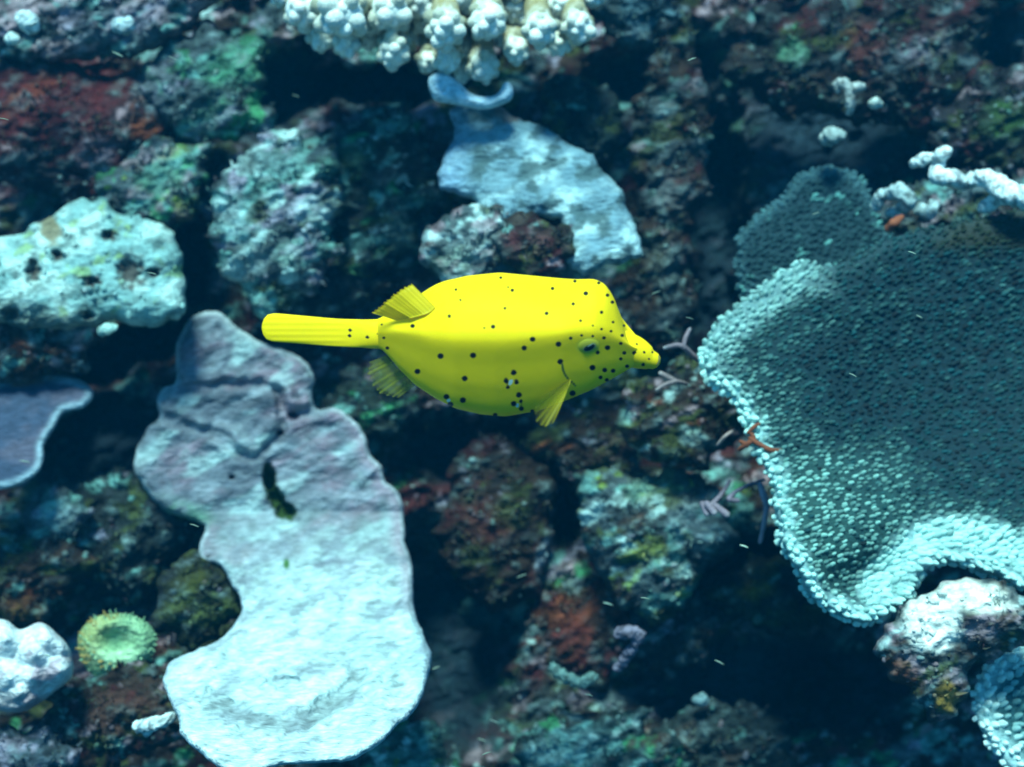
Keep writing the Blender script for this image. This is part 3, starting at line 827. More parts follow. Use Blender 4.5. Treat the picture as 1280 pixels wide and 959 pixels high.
def table(name, label, poly, depth, colf, nubcol, heightf, spacing, seed, nparts, size=1.0, edge=16, thick=10, nubsize=None, outw=0.5):
    pl = spline(poly, 6)
    root = thing(name, P(pl[:, 0].mean(), pl[:, 1].mean(), 0.9), label, 'coral')
    sh = sheet('plate', poly, depth, MAT_TABLE, colf, thick=thick, edge=edge, back=12, rough=((3, 40, 1.2), (1.0, 8, 1.6)), heightf=heightf, step=2.6, parent=root, seed=seed, wob=1.5)
    u, v, s, fr = o_front[sh.name]
    # jittered rows along the grain
    a, b = rot(u, v)
    pick, seen = [], set()
    order = rng.permutation(len(u))
    inv = {}
    rowh = spacing * 0.78
    for i in order:
        if u[i] < -40 or u[i] > 1330 or v[i] < -40 or v[i] > 1010:
            continue
        row = math.floor(b[i] / rowh)
        key = (row, math.floor((a[i] + (row % 2) * spacing * 0.5) / spacing))
        if key in seen:
            continue
        seen.add(key)
        pick.append(i)
    pick = np.array(pick)
    pc, dists = nubcol(u[pick], v[pick], s[pick])
    # outward direction near the rim
    _, qx, qy = poly_dist(u[pick], v[pick], pl)
    ox, oy = qx - u[pick], -(qy - v[pick])
    L = np.sqrt(ox ** 2 + oy ** 2) + 1e-6
    k = sst(38, 4, s[pick]) * outw
    dirs = np.stack([0.80 * (1 - k) + k * ox / L, 0.44 * (1 - k) + k * oy / L, np.full(len(pick), 0.55)], -1)
    dirs += rng.normal(0, 0.13, dirs.shape)
    A, B, D = frame(dirs)
    dep = -fr[pick][:, 2]
    sz = (spacing * 0.74 * rng.uniform(0.8, 1.25, len(pick)) * size) * dep / F
    if nubsize is not None:
        sz = sz * nubsize(u[pick], v[pick], s[pick])
    big = np.argsort(-(dists))[:nparts]
    isbig = np.zeros(len(pick), bool)
    isbig[big] = True
    me = None
    base = np.array(root['_b'])
    for n_, i in enumerate(big):
        if me is None:
            o = build('corallite', NV.copy(), [NQ, NT], MAT_NUBO, parent=root)
            me = o.data
            me.vertices.foreach_set('co', NV.astype(np.float32).ravel())
        else:
            o = o0.copy()
            COL.objects.link(o)
            o.parent = root
        o0 = o
        R = Matrix(((A[i, 0], B[i, 0], D[i, 0]), (A[i, 1], B[i, 1], D[i, 1]), (A[i, 2], B[i, 2], D[i, 2]))).to_4x4()
        pos = fr[pick[i]] - base - D[i] * sz[i] * 0.45
        o.matrix_local = Matrix.Translation(Vector(pos)) @ R @ Matrix.Diagonal((sz[i] * 0.86, sz[i] * 0.86, sz[i] * 1.3, 1))
        o.color = (*[float(x) for x in pc[i]], 1)
    rest = np.where(~isbig)[0]
    n0 = len(NV)
    vv = (fr[pick[rest]][:, None, :] - (D[rest] * sz[rest][:, None] * 0.45)[:, None, :]
          + (NV[None, :, 0:1] * A[rest][:, None, :] + NV[None, :, 1:2] * B[rest][:, None, :]) * (sz[rest] * 0.84)[:, None, None]
          + NV[None, :, 2:3] * D[rest][:, None, :] * (sz[rest] * 1.3)[:, None, None]).reshape(-1, 3)
    off = (np.arange(len(rest)) * n0)[:, None, None]
    co = np.repeat(pc[rest], n0, 0)
    o = build('corallite_carpet', vv, [(NQ[None] + off).reshape(-1, 4), (NT[None] + off).reshape(-1, 3)], MAT_NUB, co, parent=root)
    o['kind'] = 'stuff'
    return root


TABLE = [(1005, 327), (985, 336), (962, 350), (925, 380), (896, 405), (881, 430), (877, 455), (890, 480), (911, 492), (926, 517), (936, 548), (950, 576), (964, 604), (969, 640), (976, 682),
         (998, 718), (1009, 745), (1035, 765), (1078, 779), (1112, 767), (1138, 747), (1150, 722), (1168, 707), (1195, 705), (1235, 718), (1272, 733), (1340, 748), (1430, 700), (1450, 420),
         (1400, 280), (1300, 262), (1240, 272), (1180, 282), (1115, 297), (1070, 318), (1035, 333)]
FOLD = spline([(935, 505), (985, 530), (1040, 560), (1075, 580), (1120, 592), (1170, 612)], 5, False)
LIP = spline([(1095, 735), (1130, 695), (1160, 675), (1200, 668), (1250, 680), (1300, 700)], 5, False)


def t_d(u, v):
    return 0.87 - 0.00016 * (v - 330) + 0.00003 * (u - 900)


def t_h(u, v, s):
    h = 9 * fbm(u, v, 110, 2, 3)
    h += 26 * sst(1.25, 0.2, ell(u, v, 1040, 650, 100, 85, 25))        # the forward bulge below the fold
    h -= 34 * sst(1.2, 0.2, ell(u, v, 1210, 480, 240, 170, 20))        # the shaded bowl
    h += 16 * sst(45, 8, s) * sst(640, 720, v)
    h -= 12 * sst(1.1, 0.2, ell(u, v, 1075, 715, 60, 26, 25))
    return h


def t_tone(u, v, s):
    top = sst(985, 1060, u) * sst(420, 350, v)
    rim = sst(30, 8, s + 7 * gn(u / 14, v / 14, 6)) * (1 - 0.93 * top) * (1 - 0.45 * sst(470, 400, v))
    rim = np.maximum(rim, 0.55 * sst(46, 26, s + 8 * gn(u / 12, v / 12, 3)) * sst(480, 430, v) * (1 - top))
    lip = sst(34, 10, poly_dist(u, v, LIP, False)[0] + 6 * gn(u / 14, v / 14, 2))
    halo = (1 - top) * sst(120, 20, s) * (0.5 + 0.5 * sst(400, 560, v))
    bul = sst(1.25, 0.5, ell(u, v, 1045, 640, 120, 78, 28) + 0.18 * gn(u / 16, v / 16, 5))  # bulge toned brighter, its light painted into the colour
    return np.clip(np.maximum(rim, lip), 0, 1), np.clip(0.55 * halo * 0.8 + 0.55 * bul + 0.25 * fbm(u, v, 26, 3, 40), 0, 1)


def t_c(u, v, s, h):
    rim, mid = t_tone(u, v, s)
    c = np.tile(np.array([0.006, 0.026, 0.034]), (len(u), 1))
    c = mixc(c, (0.02, 0.07, 0.065), mid)
    c = mixc(c, (0.02, 0.02, 0.010), sst(1.2, 0.5, ell(u, v, 1250, 290, 90, 30, 8) + 0.3 * gn(u / 20, v / 20, 8)) * 0.8)
    return mixc(c, (0.26, 0.46, 0.46), rim)


def t_nub(u, v, s):
    rim, mid = t_tone(u, v, s)
    n = len(u)
    c = np.tile(np.array([0.004, 0.036, 0.042]), (n, 1)) * (1 + 0.35 * rng.normal(0, 1, (n, 1)).clip(-1.5, 2.5))
    c = mixc(c, (0.24, 0.48, 0.42), np.clip(mid * (0.8 + 0.4 * rng.normal(0, 1, n)), 0, 1))
    c = mixc(c, (0.46, 0.76, 0.70), np.clip(rim * (0.9 + 0.25 * rng.normal(0, 1, n)), 0, 1))
    c = mixc(c, (0.022, 0.026, 0.010), sst(1.2, 0.5, ell(u, v, 1250, 290, 90, 30, 8) + 0.3 * gn(u / 20, v / 20, 8)) * 0.8)
    c = np.clip(c, 0.01, 0.85)
    vis = (u > 0) & (u < 1280) & (v > 0) & (v < 959)
    return c, vis * (rim * 2 + mid + 0.02)


table('table_coral', 'huge dark teal table coral with pale knobbly rim on the right', TABLE, t_d, t_c, t_nub, t_h, 8.6, 3, 300, nubsize=lambda u, v, s: 0.88 + 0.5 * t_tone(u, v, s)[0])

table('table_coral', 'smaller dim table coral lobe behind the upper left of the huge table coral',
      [(919, 322), (923, 296), (938, 276), (958, 262), (977, 248), (990, 226), (1018, 212), (1050, 211), (1076, 224), (1092, 250), (1110, 285), (1125, 320), (1080, 350), (1010, 352), (960, 362), (928, 372)],
      lambda u, v: 0.955 - 0.0001 * (v - 280),
      lambda u, v, s, h: mixc(np.tile(np.array([0.012, 0.04, 0.05]), (len(u), 1)), (0.03, 0.08, 0.09), sst(14, 3, s)),
      lambda u, v, s: (np.clip(mixc(mixc(np.tile(np.array([0.018, 0.05, 0.058]), (len(u), 1)), (0.06, 0.14, 0.16), sst(18, 4, s)), (0.13, 0.36, 0.33), sst(0.05, 0.3, fbm(u, v, 30, 3, 5) + 0.3 * sst(1060, 1100, u) - 0.2)), 0.01, 0.8), 1 + sst(40, 0, s) + 0 * u),
      lambda u, v, s: 5 * fbm(u, v, 60, 2, 5), 7.5, 8, 60)

table('table_coral', 'pale rimmed table coral cut off by the bottom right corner',
      [(1350, 780), (1290, 795), (1262, 808), (1238, 825), (1224, 848), (1217, 880), (1225, 910), (1248, 943), (1275, 975), (1330, 1000), (1390, 980), (1400, 850)],
      lambda u, v: 0.825 - 0.00012 * (v - 850),
      lambda u, v, s, h: mixc(np.tile(np.array([0.02, 0.08, 0.09]), (len(u), 1)), (0.32, 0.52, 0.52), sst(34, 8, s)),
      lambda u, v, s: (np.clip(mixc(mixc(np.tile(np.array([0.05, 0.16, 0.17]), (len(u), 1)), (0.22, 0.42, 0.42), sst(62, 30, s)), (0.60, 0.80, 0.76), sst(38, 16, s)), 0.01, 0.85), sst(90, 0, s) * (u < 1300) + 0.01),
      lambda u, v, s: -22 * sst(20, 90, s), 11.5, 9, 120)

# ------------------------------------------------------------------ white crusted rock under the table coral rim


def wr_x(c, u, v, s, h):
    c = mixc(c, (0.74, 0.78, 0.72), sst(1.15, 0.6, ell(u, v, 1165, 778, 40, 44, 30) + 0.35 * fbm(u, v, 20, 3, 3)))
    c = mixc(c, (0.74, 0.76, 0.66), sst(1.15, 0.6, ell(u, v, 1215, 745, 58, 22, -10) + 0.35 * fbm(u, v, 20, 3, 9)))
    c = mixc(c, (0.20, 0.13, 0.03), sst(1.2, 0.6, ell(u, v, 1182, 872, 16, 24) + 0.3 * fbm(u, v, 12, 3, 5)))
    c = mixc(c, (0.13, 0.045, 0.03), sst(1.2, 0.6, ell(u, v, 1118, 850, 30, 28) + 0.3 * fbm(u, v, 12, 3, 8)) * 0.8)
    return c


rock('rock', 'bright white crusted rock under the scalloped rim of the huge table coral', 'rock', 1180, 805, 90, 80, 0.795,
     [(PINK, 0.05, 26), (OLIVE, 0.15, 24), (BROWN, 0.12, 22), (PALE, 0.25, 18)], GREY, bulge=46, seed=231, extra=wr_x, turf=0.3,
     poly=[(1096, 808), (1108, 785), (1124, 768), (1148, 747), (1185, 727), (1225, 724), (1262, 738), (1300, 755), (1300, 800), (1262, 812), (1228, 832), (1212, 850), (1205, 885), (1185, 902), (1160, 893), (1138, 868), (1108, 842)])

# ------------------------------------------------------------------ finger coral along the top edge
finger = thing('finger_coral', P(555, -40, 0.9), 'cream white finger coral with knobbly stubby branches at the top edge', 'coral')
TIPS = [(377, 14, 22, 0.83), (427, 18, 30, 0.80), (402, 48, 16, 0.85), (433, 54, 17, 0.84), (459, 52, 11, 0.87), (488, 14, 26, 0.82), (493, 64, 21, 0.83), (524, 4, 20, 0.85), (557, 36, 23, 0.80),
        (561, 74, 16, 0.83), (535, 78, 13, 0.86), (610, 27, 24, 0.80), (604, 84, 19, 0.84), (578, 94, 10, 0.87), (645, 62, 17, 0.84), (646, 14, 17, 0.85), (675, 38, 21, 0.81), (698, 57, 13, 0.85),
        (722, 34, 20, 0.83), (700, 6, 16, 0.85), (470, -14, 22, 0.84), (580, -8, 24, 0.83), (640, -22, 22, 0.84), (400, -24, 24, 0.83), (740, -8, 18, 0.86), (350, -10, 16, 0.86), (515, 50, 11, 0.88),
        (585, 62, 12, 0.87), (628, 48, 12, 0.87), (465, 30, 14, 0.86), (530, 30, 13, 0.87),
        (430, -48, 22, 0.86), (490, -56, 24, 0.85), (550, -50, 24, 0.84), (605, -58, 22, 0.85), (665, -54, 22, 0.85), (715, -44, 20, 0.87), (520, -88, 22, 0.87), (590, -92, 22, 0.87), (650, -88, 20, 0.88), (460, -84, 20, 0.88)]
for k, (u, v, r, dd) in enumerate(TIPS):
    dd += 0.065
    r *= 1.12
    px = dd / F
    tip = P(u, v, dd + r * px)
    root_p = P(555 + (u - 555) * 0.86, v - 42 - 0.25 * (v + 20), 1.0)
    mid = root_p * 0.42 + tip * 0.58 + np.array([0, 0.010, 0])
    parts = []
    Vv, qq, tt, t = tube([root_p, mid, tip * 0.85 + mid * 0.15, tip], [r * 0.50 * px, r * 0.55 * px, r * 0.78 * px, r * 0.80 * px], 28, bump=1.6 * px, seed=k, sub=9, bscale=0.0036)
    cl = mixc(np.tile(np.array([0.30, 0.25, 0.12]), (len(Vv), 1)), (0.80, 0.86, 0.80), sst(0.50, 0.85, t + 0.12 * gn(Vv[:, 0] * 300, Vv[:, 1] * 300, k)))
    parts.append((Vv, qq, tt, cl))
    nk = 18 if r > 15 else 11
    ax = (tip - mid) / np.linalg.norm(tip - mid)
    A, B, D = frame(ax[None])
    for m in range(nk):                                   # verrucae
        ph = math.acos(1 - (m + 0.5) / nk * 1.45)
        th = m * 2.39996 + random.uniform(-0.3, 0.3)
        dr = math.cos(ph) * ax + math.sin(ph) * (math.cos(th) * A[0] + math.sin(th) * B[0])
        cpt = tip + dr * r * random.uniform(0.45, 0.75) * px - ax * max(0, ph - 1.4) * r * px
        rk = r * random.uniform(0.28, 0.46) * px
        Vk, qk, tk, _ = tube([cpt, cpt + dr * rk * 0.35], [rk, rk * 0.9], 9, sub=2)
        tone = random.uniform(0.85, 1.02) if ph < 1.5 else 0.72  # tan side knobs, darkened too: shading between knobs painted in
        parts.append((Vk, qk, tk, np.tile((np.array([0.84, 0.88, 0.82]) + (np.array([0.42, 0.40, 0.25]) - np.array([0.84, 0.88, 0.82])) * min(1, max(0, (ph - 0.6) / 1.3))) * tone, (len(Vk), 1))))
    Vv, fs, cc = join(parts)
    build('branch', Vv, fs, MAT_FINGER, cc, parent=finger)
# its base
bp = [(350, -70), (380, -30), (430, 5), (500, 30), (560, 46), (620, 40), (690, 20), (740, -20), (760, -70), (560, -120)]
sheet('coral_base', bp, 0.99, MAT_FINGER, lambda u, v, s, h: np.tile(np.array([0.10, 0.095, 0.05]), (len(u), 1)), thick=36, edge=40, back=30, rough=((6, 20, 1),), step=3, parent=finger, seed=7)


# ------------------------------------------------------------------ small branching growths
def twig(name, label, cat, lines, colr, mat=MAT_NUB, group=None, bump=0.12, tipcol=None, seg=8):
    """lines: [(u, v, depth, radius px), ...] each one limb, joined into one growth"""
    base = P(lines[0][0][0], lines[0][0][1], lines[0][0][2])
    parts = []
    for i, ln in enumerate(lines):
        pts = [P(a, b, dd) for a, b, dd, r in ln]
        rad = [r * dd / F for a, b, dd, r in ln]
        Vv, qq, tt, t = tube(pts, rad, seg if mat is MAT_NUB else 26, bump=bump * max(rad) if bump else 0, seed=i + 3, sub=5 if mat is MAT_NUB else 14, bscale=max(rad) * 0.7)
        cc = np.tile(np.asarray(colr, float), (len(Vv), 1))
        cc *= (1 + 0.25 * gn(Vv[:, 0] * 350, Vv[:, 1] * 350, i))[:, None]
        if mat is MAT_FINGER:
            cc = mixc(cc, np.asarray(colr) * 0.30, sst(0.05, 0.35, gn(Vv[:, 0] * 260 + Vv[:, 2] * 200, Vv[:, 1] * 260, i + 9)) * 0.8)
        if tipcol is not None:
            cc = mixc(cc, tipcol, sst(0.7, 0.95, t))
        parts.append((Vv, qq, tt, cc))
    Vv, fs, cc = join(parts)
    return tag(build(name, Vv, fs, mat, cc, base), label, cat, group)


twig('coral_branch', 'bright white crooked coral branch at the right edge above the table coral', 'coral',
     [[(1142, 205, 0.90, 5), (1152, 200, 0.895, 7), (1164, 196, 0.895, 5)], [(1171, 199, 0.89, 6), (1178, 193, 0.885, 8), (1184, 189, 0.89, 5)],
      [(1176, 196, 0.895, 5), (1173, 212, 0.89, 8), (1174, 221, 0.885, 10), (1190, 223, 0.885, 10), (1206, 230, 0.895, 7)],
      [(1204, 228, 0.895, 6), (1222, 224, 0.885, 8), (1240, 226, 0.88, 10), (1252, 236, 0.875, 13), (1268, 245, 0.87, 14), (1292, 252, 0.87, 12)],
      [(1250, 246, 0.885, 8), (1236, 257, 0.89, 8), (1228, 260, 0.895, 6)]], (0.72, 0.82, 0.80), MAT_FINGER, bump=0.25, seg=12)
twig('coral_branch', 'dull white forked coral stub left of the bright white branch', 'coral',
     [[(1096, 258, 0.925, 6), (1099, 246, 0.92, 6), (1108, 242, 0.92, 5)], [(1110, 244, 0.92, 6), (1124, 240, 0.91, 10), (1134, 250, 0.91, 9), (1128, 262, 0.92, 7), (1112, 268, 0.93, 5)],
      [(1150, 262, 0.93, 7), (1163, 266, 0.925, 8), (1168, 255, 0.93, 5)]], (0.38, 0.50, 0.50), MAT_FINGER, bump=0.3, seg=12)
twig('coral_branch', 'pale Y shaped coral stub on the dark rock at the top right', 'coral',
     [[(1062, 142, 0.94, 3), (1063, 126, 0.935, 5), (1062, 114, 0.935, 5), (1068, 110, 0.935, 6), (1077, 109, 0.94, 4)], [(1062, 116, 0.935, 4), (1056, 104, 0.935, 5), (1047, 106, 0.94, 5), (1048, 114, 0.94, 3)]],
     (0.36, 0.40, 0.38), MAT_FINGER, bump=0.3)
twig('encrusting_coral', 'small pale coral knob below the Y shaped stub', 'coral', [[(1032, 176, 0.945, 5), (1041, 170, 0.935, 9), (1049, 168, 0.94, 6)]], (0.34, 0.42, 0.40), MAT_FINGER, bump=0.4)
twig('encrusting_coral', 'tiny pale coral knob right of the Y shaped stub', 'coral', [[(1089, 131, 0.945, 3), (1094, 129, 0.94, 5), (1100, 130, 0.945, 3)]], (0.50, 0.60, 0.55), MAT_FINGER, bump=0.4)
twig('encrusting_coral', 'white coral knob near the top left corner', 'coral', [[(26, 22, 0.93, 6), (34, 26, 0.925, 9), (40, 34, 0.925, 8)], [(34, 28, 0.925, 8), (42, 24, 0.925, 5)]], (0.55, 0.68, 0.68), MAT_FINGER, bump=0.4)
twig('encrusting_coral', 'small round white coral knob below the knob near the top left corner', 'coral', [[(13, 50, 0.93, 5), (16, 49, 0.925, 6), (19, 50, 0.93, 4)]], (0.52, 0.66, 0.64), MAT_FINGER, bump=0.4)
twig('encrusting_coral', 'pale blue coral knob on the rock above the pitted boulder', 'coral', [[(148, 30, 0.925, 7), (156, 34, 0.92, 8), (163, 27, 0.925, 4)]], (0.42, 0.55, 0.58), MAT_FINGER, bump=0.4)
TW = (0.20, 0.15, 0.17)
twig('coralline_twig', 'forked mauve twig sticking up right of the boxfish mouth', 'algae', [[(873, 450, 0.865, 3.4), (862, 441, 0.86, 3.6), (853, 433, 0.855, 3.4), (843, 432, 0.855, 3), (831, 435, 0.86, 2.2)], [(855, 435, 0.855, 3), (856, 424, 0.855, 2.6), (862, 412, 0.86, 2.2)]], TW, tipcol=(0.42, 0.42, 0.44))
twig('coralline_twig', 'pale forked twig just below the boxfish mouth', 'algae', [[(858, 480, 0.87, 2.4), (846, 477, 0.86, 2.6), (833, 480, 0.855, 2.4), (821, 487, 0.85, 1.8)], [(846, 477, 0.86, 2.6), (836, 472, 0.86, 3.2), (826, 467, 0.86, 3)]], (0.22, 0.17, 0.17), tipcol=(0.30, 0.26, 0.25))
twig('coralline_twig', 'mauve twig with blunt white tips on the algae rock', 'algae', [[(912, 602, 0.885, 2), (900, 620, 0.88, 2.6), (888, 632, 0.875, 2.8)], [(884, 630, 0.875, 4), (892, 640, 0.87, 4.6)], [(894, 632, 0.875, 3.6), (908, 643, 0.87, 4.4)], [(878, 630, 0.88, 3.5), (884, 642, 0.875, 4)]], (0.20, 0.16, 0.20), tipcol=(0.36, 0.33, 0.37))
twig('coralline_twig', 'thin mauve twig arching towards the table coral rim', 'algae', [[(912, 624, 0.88, 4), (918, 616, 0.88, 2.4), (930, 609, 0.88, 2.2), (944, 604, 0.885, 2.4), (955, 600, 0.89, 2)], [(912, 624, 0.88, 3), (922, 626, 0.88, 3)]], (0.22, 0.18, 0.23), tipcol=(0.38, 0.34, 0.40))
twig('coralline_twig', 'hanging mauve twig close to the table coral rim', 'algae', [[(950, 606, 0.88, 3), (955, 620, 0.875, 4.6), (958, 634, 0.875, 3.6), (955, 655, 0.88, 3), (950, 678, 0.885, 2.2)]], (0.33, 0.27, 0.33))
twig('coralline_twig', 'mauve twig bent like an elbow on the dark rock in the lower middle', 'algae', [[(772, 793, 0.90, 4), (784, 790, 0.895, 6), (800, 794, 0.895, 5), (792, 808, 0.90, 5), (782, 822, 0.905, 5), (772, 836, 0.91, 3)]], (0.20, 0.18, 0.24), MAT_FINGER, bump=0.5)
twig('coralline_twig', 'pale teal crooked twig under the red sponge rock', 'algae', [[(690, 832, 0.92, 3), (700, 842, 0.915, 4.5), (716, 850, 0.91, 5), (732, 852, 0.91, 5), (742, 846, 0.915, 5)]], (0.14, 0.25, 0.23), MAT_FINGER, bump=0.6)
twig('coralline_twig', 'short white twig beside the lower left edge of the plate coral', 'algae', [[(172, 908, 0.835, 5), (186, 906, 0.83, 7), (202, 902, 0.83, 6), (216, 896, 0.835, 4)], [(188, 906, 0.83, 5), (184, 916, 0.835, 4)]], (0.60, 0.72, 0.72), MAT_FINGER, bump=0.4)
twig('brittle_star', 'orange red brittle star arms over the left rim of the table coral', 'brittle star',
     [[(924, 562, 0.835, 2.2), (934, 555, 0.83, 3.2), (942, 548, 0.83, 3.0), (938, 541, 0.83, 2.2)], [(935, 541, 0.83, 1.8), (942, 534, 0.83, 2.4), (949, 530, 0.835, 1.8)], [(938, 548, 0.83, 2.6), (950, 556, 0.828, 3), (964, 563, 0.828, 3.2), (976, 563, 0.83, 2)], [(934, 556, 0.83, 3), (926, 552, 0.835, 2)]],
     (0.20, 0.06, 0.03), bump=0.2)
twig('coralline_twig', 'thin beige twig left of the orange brittle star', 'algae', [[(897, 556, 0.86, 1.6), (906, 546, 0.855, 2.2), (914, 540, 0.855, 2.0), (919, 537, 0.86, 1.3)]], (0.35, 0.26, 0.24))
twig('orange_sponge', 'small orange finger sponge under the white forked coral stub', 'sponge', [[(1110, 286, 0.91, 4), (1118, 279, 0.905, 5), (1126, 272, 0.91, 3)]], (0.26, 0.08, 0.04), bump=0.4)
twig('encrusting_coral', 'small round pale knob in the dark hollow at the bottom', 'coral', [[(872, 876, 0.955, 5), (876, 875, 0.95, 7), (880, 876, 0.955, 5)]], (0.16, 0.26, 0.28), MAT_FINGER, bump=0.3)
twig('encrusting_coral', 'pale green shell like crust below the dark gap under the pitted boulder', 'coral', [[(126, 414, 0.915, 4), (134, 412, 0.91, 6), (142, 410, 0.915, 4)]], (0.38, 0.60, 0.54), MAT_FINGER, bump=0.4)

# ------------------------------------------------------------------ yellow boxfish
FD = 0.70
PX = FD / F
AL = math.radians(28)


def fpt(u, v, z=0.0):
    """photograph pixel on the fish, z px towards the diver"""
    dd = FD - z * PX
    return P(u, v, dd)


fish = thing('boxfish', fpt(640, 430), 'bright yellow boxfish with small black spots swimming to the right', 'fish')
XT = np.array([474, 480, 500, 516, 532, 545, 558, 584, 624, 672, 720, 742, 755, 766, 775, 783, 790, 797, 803, 808])
YT = np.array([400, 396, 385, 374, 363, 356, 351, 345, 341, 345, 349, 349.5, 356, 371, 391, 404, 414, 420, 425, 432])
XR = np.array([474, 500, 527, 545, 571, 628, 672, 715, 755, 781, 797, 808])
YR = np.array([418, 417, 421, 426, 429, 430, 425, 419, 421, 430, 437, 442])
XB = np.array([474, 479, 488, 501, 519, 545, 571, 602, 632, 672, 702, 737, 759, 776, 786, 797, 808])
YB = np.array([435, 438, 448, 463, 481, 498, 511, 518, 520.5, 513.5, 502.5, 488, 476.5, 467, 461, 457, 455])
XW = np.array([474, 482, 500, 530, 570, 620, 700, 740, 770, 790, 800, 808])
HW = np.array([9, 14, 32, 54, 71, 77, 72, 61, 43, 26, 16, 10])


def pch(x, xs, ys):
    """smooth monotone-ish interpolation"""
    y = np.interp(x, xs, ys)
    for _ in range(2):
        y = np.interp(np.linspace(x[0], x[-1], len(x)), x, np.convolve(np.pad(y, 3, 'edge'), np.ones(7) / 7, 'valid'))
    return y


xs = np.linspace(474, 808, 336)
yt, yr, yb, hw = pch(xs, XT, YT), pch(xs, XR, YR), pch(xs, XB, YB), np.maximum(pch(xs, XW, HW), 2)
yc = 430.0
ca, sa = math.cos(AL), math.sin(AL)
NS = 168
rings = []
ringw = []
for x, t, r, b, w in zip(xs, yt, yr, yb, hw):
    T, R, B = yc - t, yc - r, yc - b
    hr = (R + w * sa) / ca
    hd, hb = T / ca, (B + 0.6 * w * sa) / ca
    for it in range(7):
        a, e = hd - hr, hr - hb
        half = [(0, hd), (0.30 * w, hd - 0.07 * a), (0.62 * w, hd - 0.30 * a), (0.85 * w, hr + 0.36 * a), (0.96 * w, hr + 0.13 * a), (1.0 * w, hr - 0.05 * e), (0.995 * w, hr - 0.25 * e), (0.975 * w, hr - 0.55 * e),
                (0.89 * w, hr - 0.82 * e), (0.62 * w, hb + 0.05 * e), (0.3 * w, hb), (0, hb - 0.01 * e)]
        full = half + [(-p, q_) for p, q_ in half[-2:0:-1]]
        cv = spline(full, 8)
        sy = cv[:, 1] * ca - cv[:, 0] * sa
        hd += 0.8 * (T - sy.max()) / ca
        hb += 0.8 * (B - sy.min()) / ca
    rings.append(cv)
ns = len(rings[0])
RW = np.array(rings)                                       # slices x points x (w, h)
ub = np.repeat(xs, ns)
wv_, hv_ = RW[:, :, 0].ravel(), RW[:, :, 1].ravel()
yv = hv_ * ca - wv_ * sa
zv = hv_ * sa + wv_ * ca
center = P(640, yc, FD)
loc = np.stack([(ub - 640) * PX, (yv - (yc - H0 / 2)) * PX, -FD + zv * PX], -1)
m = len(xs)
i, j = np.meshgrid(np.arange(m - 1), np.arange(ns), indexing='ij')
fq = np.stack([i * ns + j, i * ns + (j + 1) % ns, (i + 1) * ns + (j + 1) % ns, (i + 1) * ns + j], -1).reshape(-1, 4)
loc = np.concatenate([loc, [loc[:ns].mean(0), loc[-ns:].mean(0)]])
j = np.arange(ns)
ft = np.concatenate([np.stack([np.full(ns, m * ns), (j + 1) % ns, j], -1), np.stack([np.full(ns, m * ns + 1), (m - 1) * ns + j, (m - 1) * ns + (j + 1) % ns], -1)])
SPOTS = [(745, 85, 4), (617, 119, 4), (630, 149, 4), (598, 195, 5), (766, 112, 3), (778, 121, 5), (757, 173, 4.5), (893, 116, 5), (957, 95, 4.5), (988, 130, 6.5), (952, 160, 5), (876, 187, 5.5), (723, 225, 6),
         (698, 229, 3), (973, 208, 4), (1050, 135, 5), (1064, 155, 5), (1033, 184, 5), (1025, 100, 4.5), (1066, 212, 4), (1008, 222, 3), (1033, 232, 4), (1060, 238, 4), (1097, 222, 4), (1092, 250, 5), (836, 261, 7.5),
         (812, 286, 7.5), (910, 275, 8), (945, 258, 5), (915, 325, 8.5), (1050, 285, 7.5), (1088, 273, 5), (1022, 299, 6), (1098, 300, 5.5), (1127, 300, 6), (1135, 273, 5), (1088, 317, 5), (1007, 342, 8.5), (1042, 349, 7),
         (1066, 351, 6.5), (1030, 370, 6), (1048, 377, 5.5), (1106, 338, 5.5), (950, 415, 8.5), (782, 356, 8.5), (760, 378, 7.5), (790, 383, 7.5), (765, 397, 6.5), (797, 420, 8.5), (782, 445, 8), (803, 440, 5.5), (804, 459, 7),
         (590, 425, 8), (601, 447, 8), (637, 435, 8.5), (642, 373, 8.5), (573, 309, 8.5), (666, 307, 8.5), (507, 353, 8), (493, 223, 6), (411, 257, 4), (405, 219, 3), (421, 286, 5), (729, 477, 6), (835, 466, 5),
         (976, 250, 4), (1008, 252, 4), (1040, 257, 5)]
WHITES = [(775, 382, 6.5), (771, 388, 5), (792, 450, 6), (596, 436, 5.5)]


def spotfield(uu, vv, lst, fx=1.15, amt=1.0):
    f = np.full(len(uu), 9.0)
    for a, b, r in lst:
        su, sv = 300 + a / 2.2857, 310 + b / 2.2857
        f = np.minimum(f, np.sqrt(((uu - su) / fx) ** 2 + (vv - sv) ** 2) / (r / 2.2857 * 1.04))
    return f


def proj(Lp):
    return W0 / 2 + F * Lp[:, 0] / -Lp[:, 2], H0 / 2 - F * Lp[:, 1] / -Lp[:, 2]


pu, pv = proj(loc)
sf, wf = spotfield(pu, pv, SPOTS), spotfield(pu, pv, WHITES)
# far side: mirror the near side
idx = np.arange(ns)
mirror = (-idx) % ns
farm = np.zeros((m, ns), bool)
th = np.arange(ns)
top_j = np.argmax(RW[:, :, 1] * ca - RW[:, :, 0] * sa, axis=1)
for k in range(m):
    far = (RW[k, :, 0] < 0)
    tj = top_j[k]
    if tj > ns // 2:
        far[tj:] = False
    farm[k] = far
for arr in (sf, wf):
    g = arr[:m * ns].reshape(m, ns)
    g2 = g[:, mirror]
    arr[:m * ns] = np.where(farm, g2, g).ravel()
gill = spline([(703, 456), (704, 463), (708, 471), (714, 477), (719, 482)], 5, False)
gd = poly_dist(pu, pv, gill, False)[0] / 1.8
gd[:m * ns][farm.ravel()] = 9


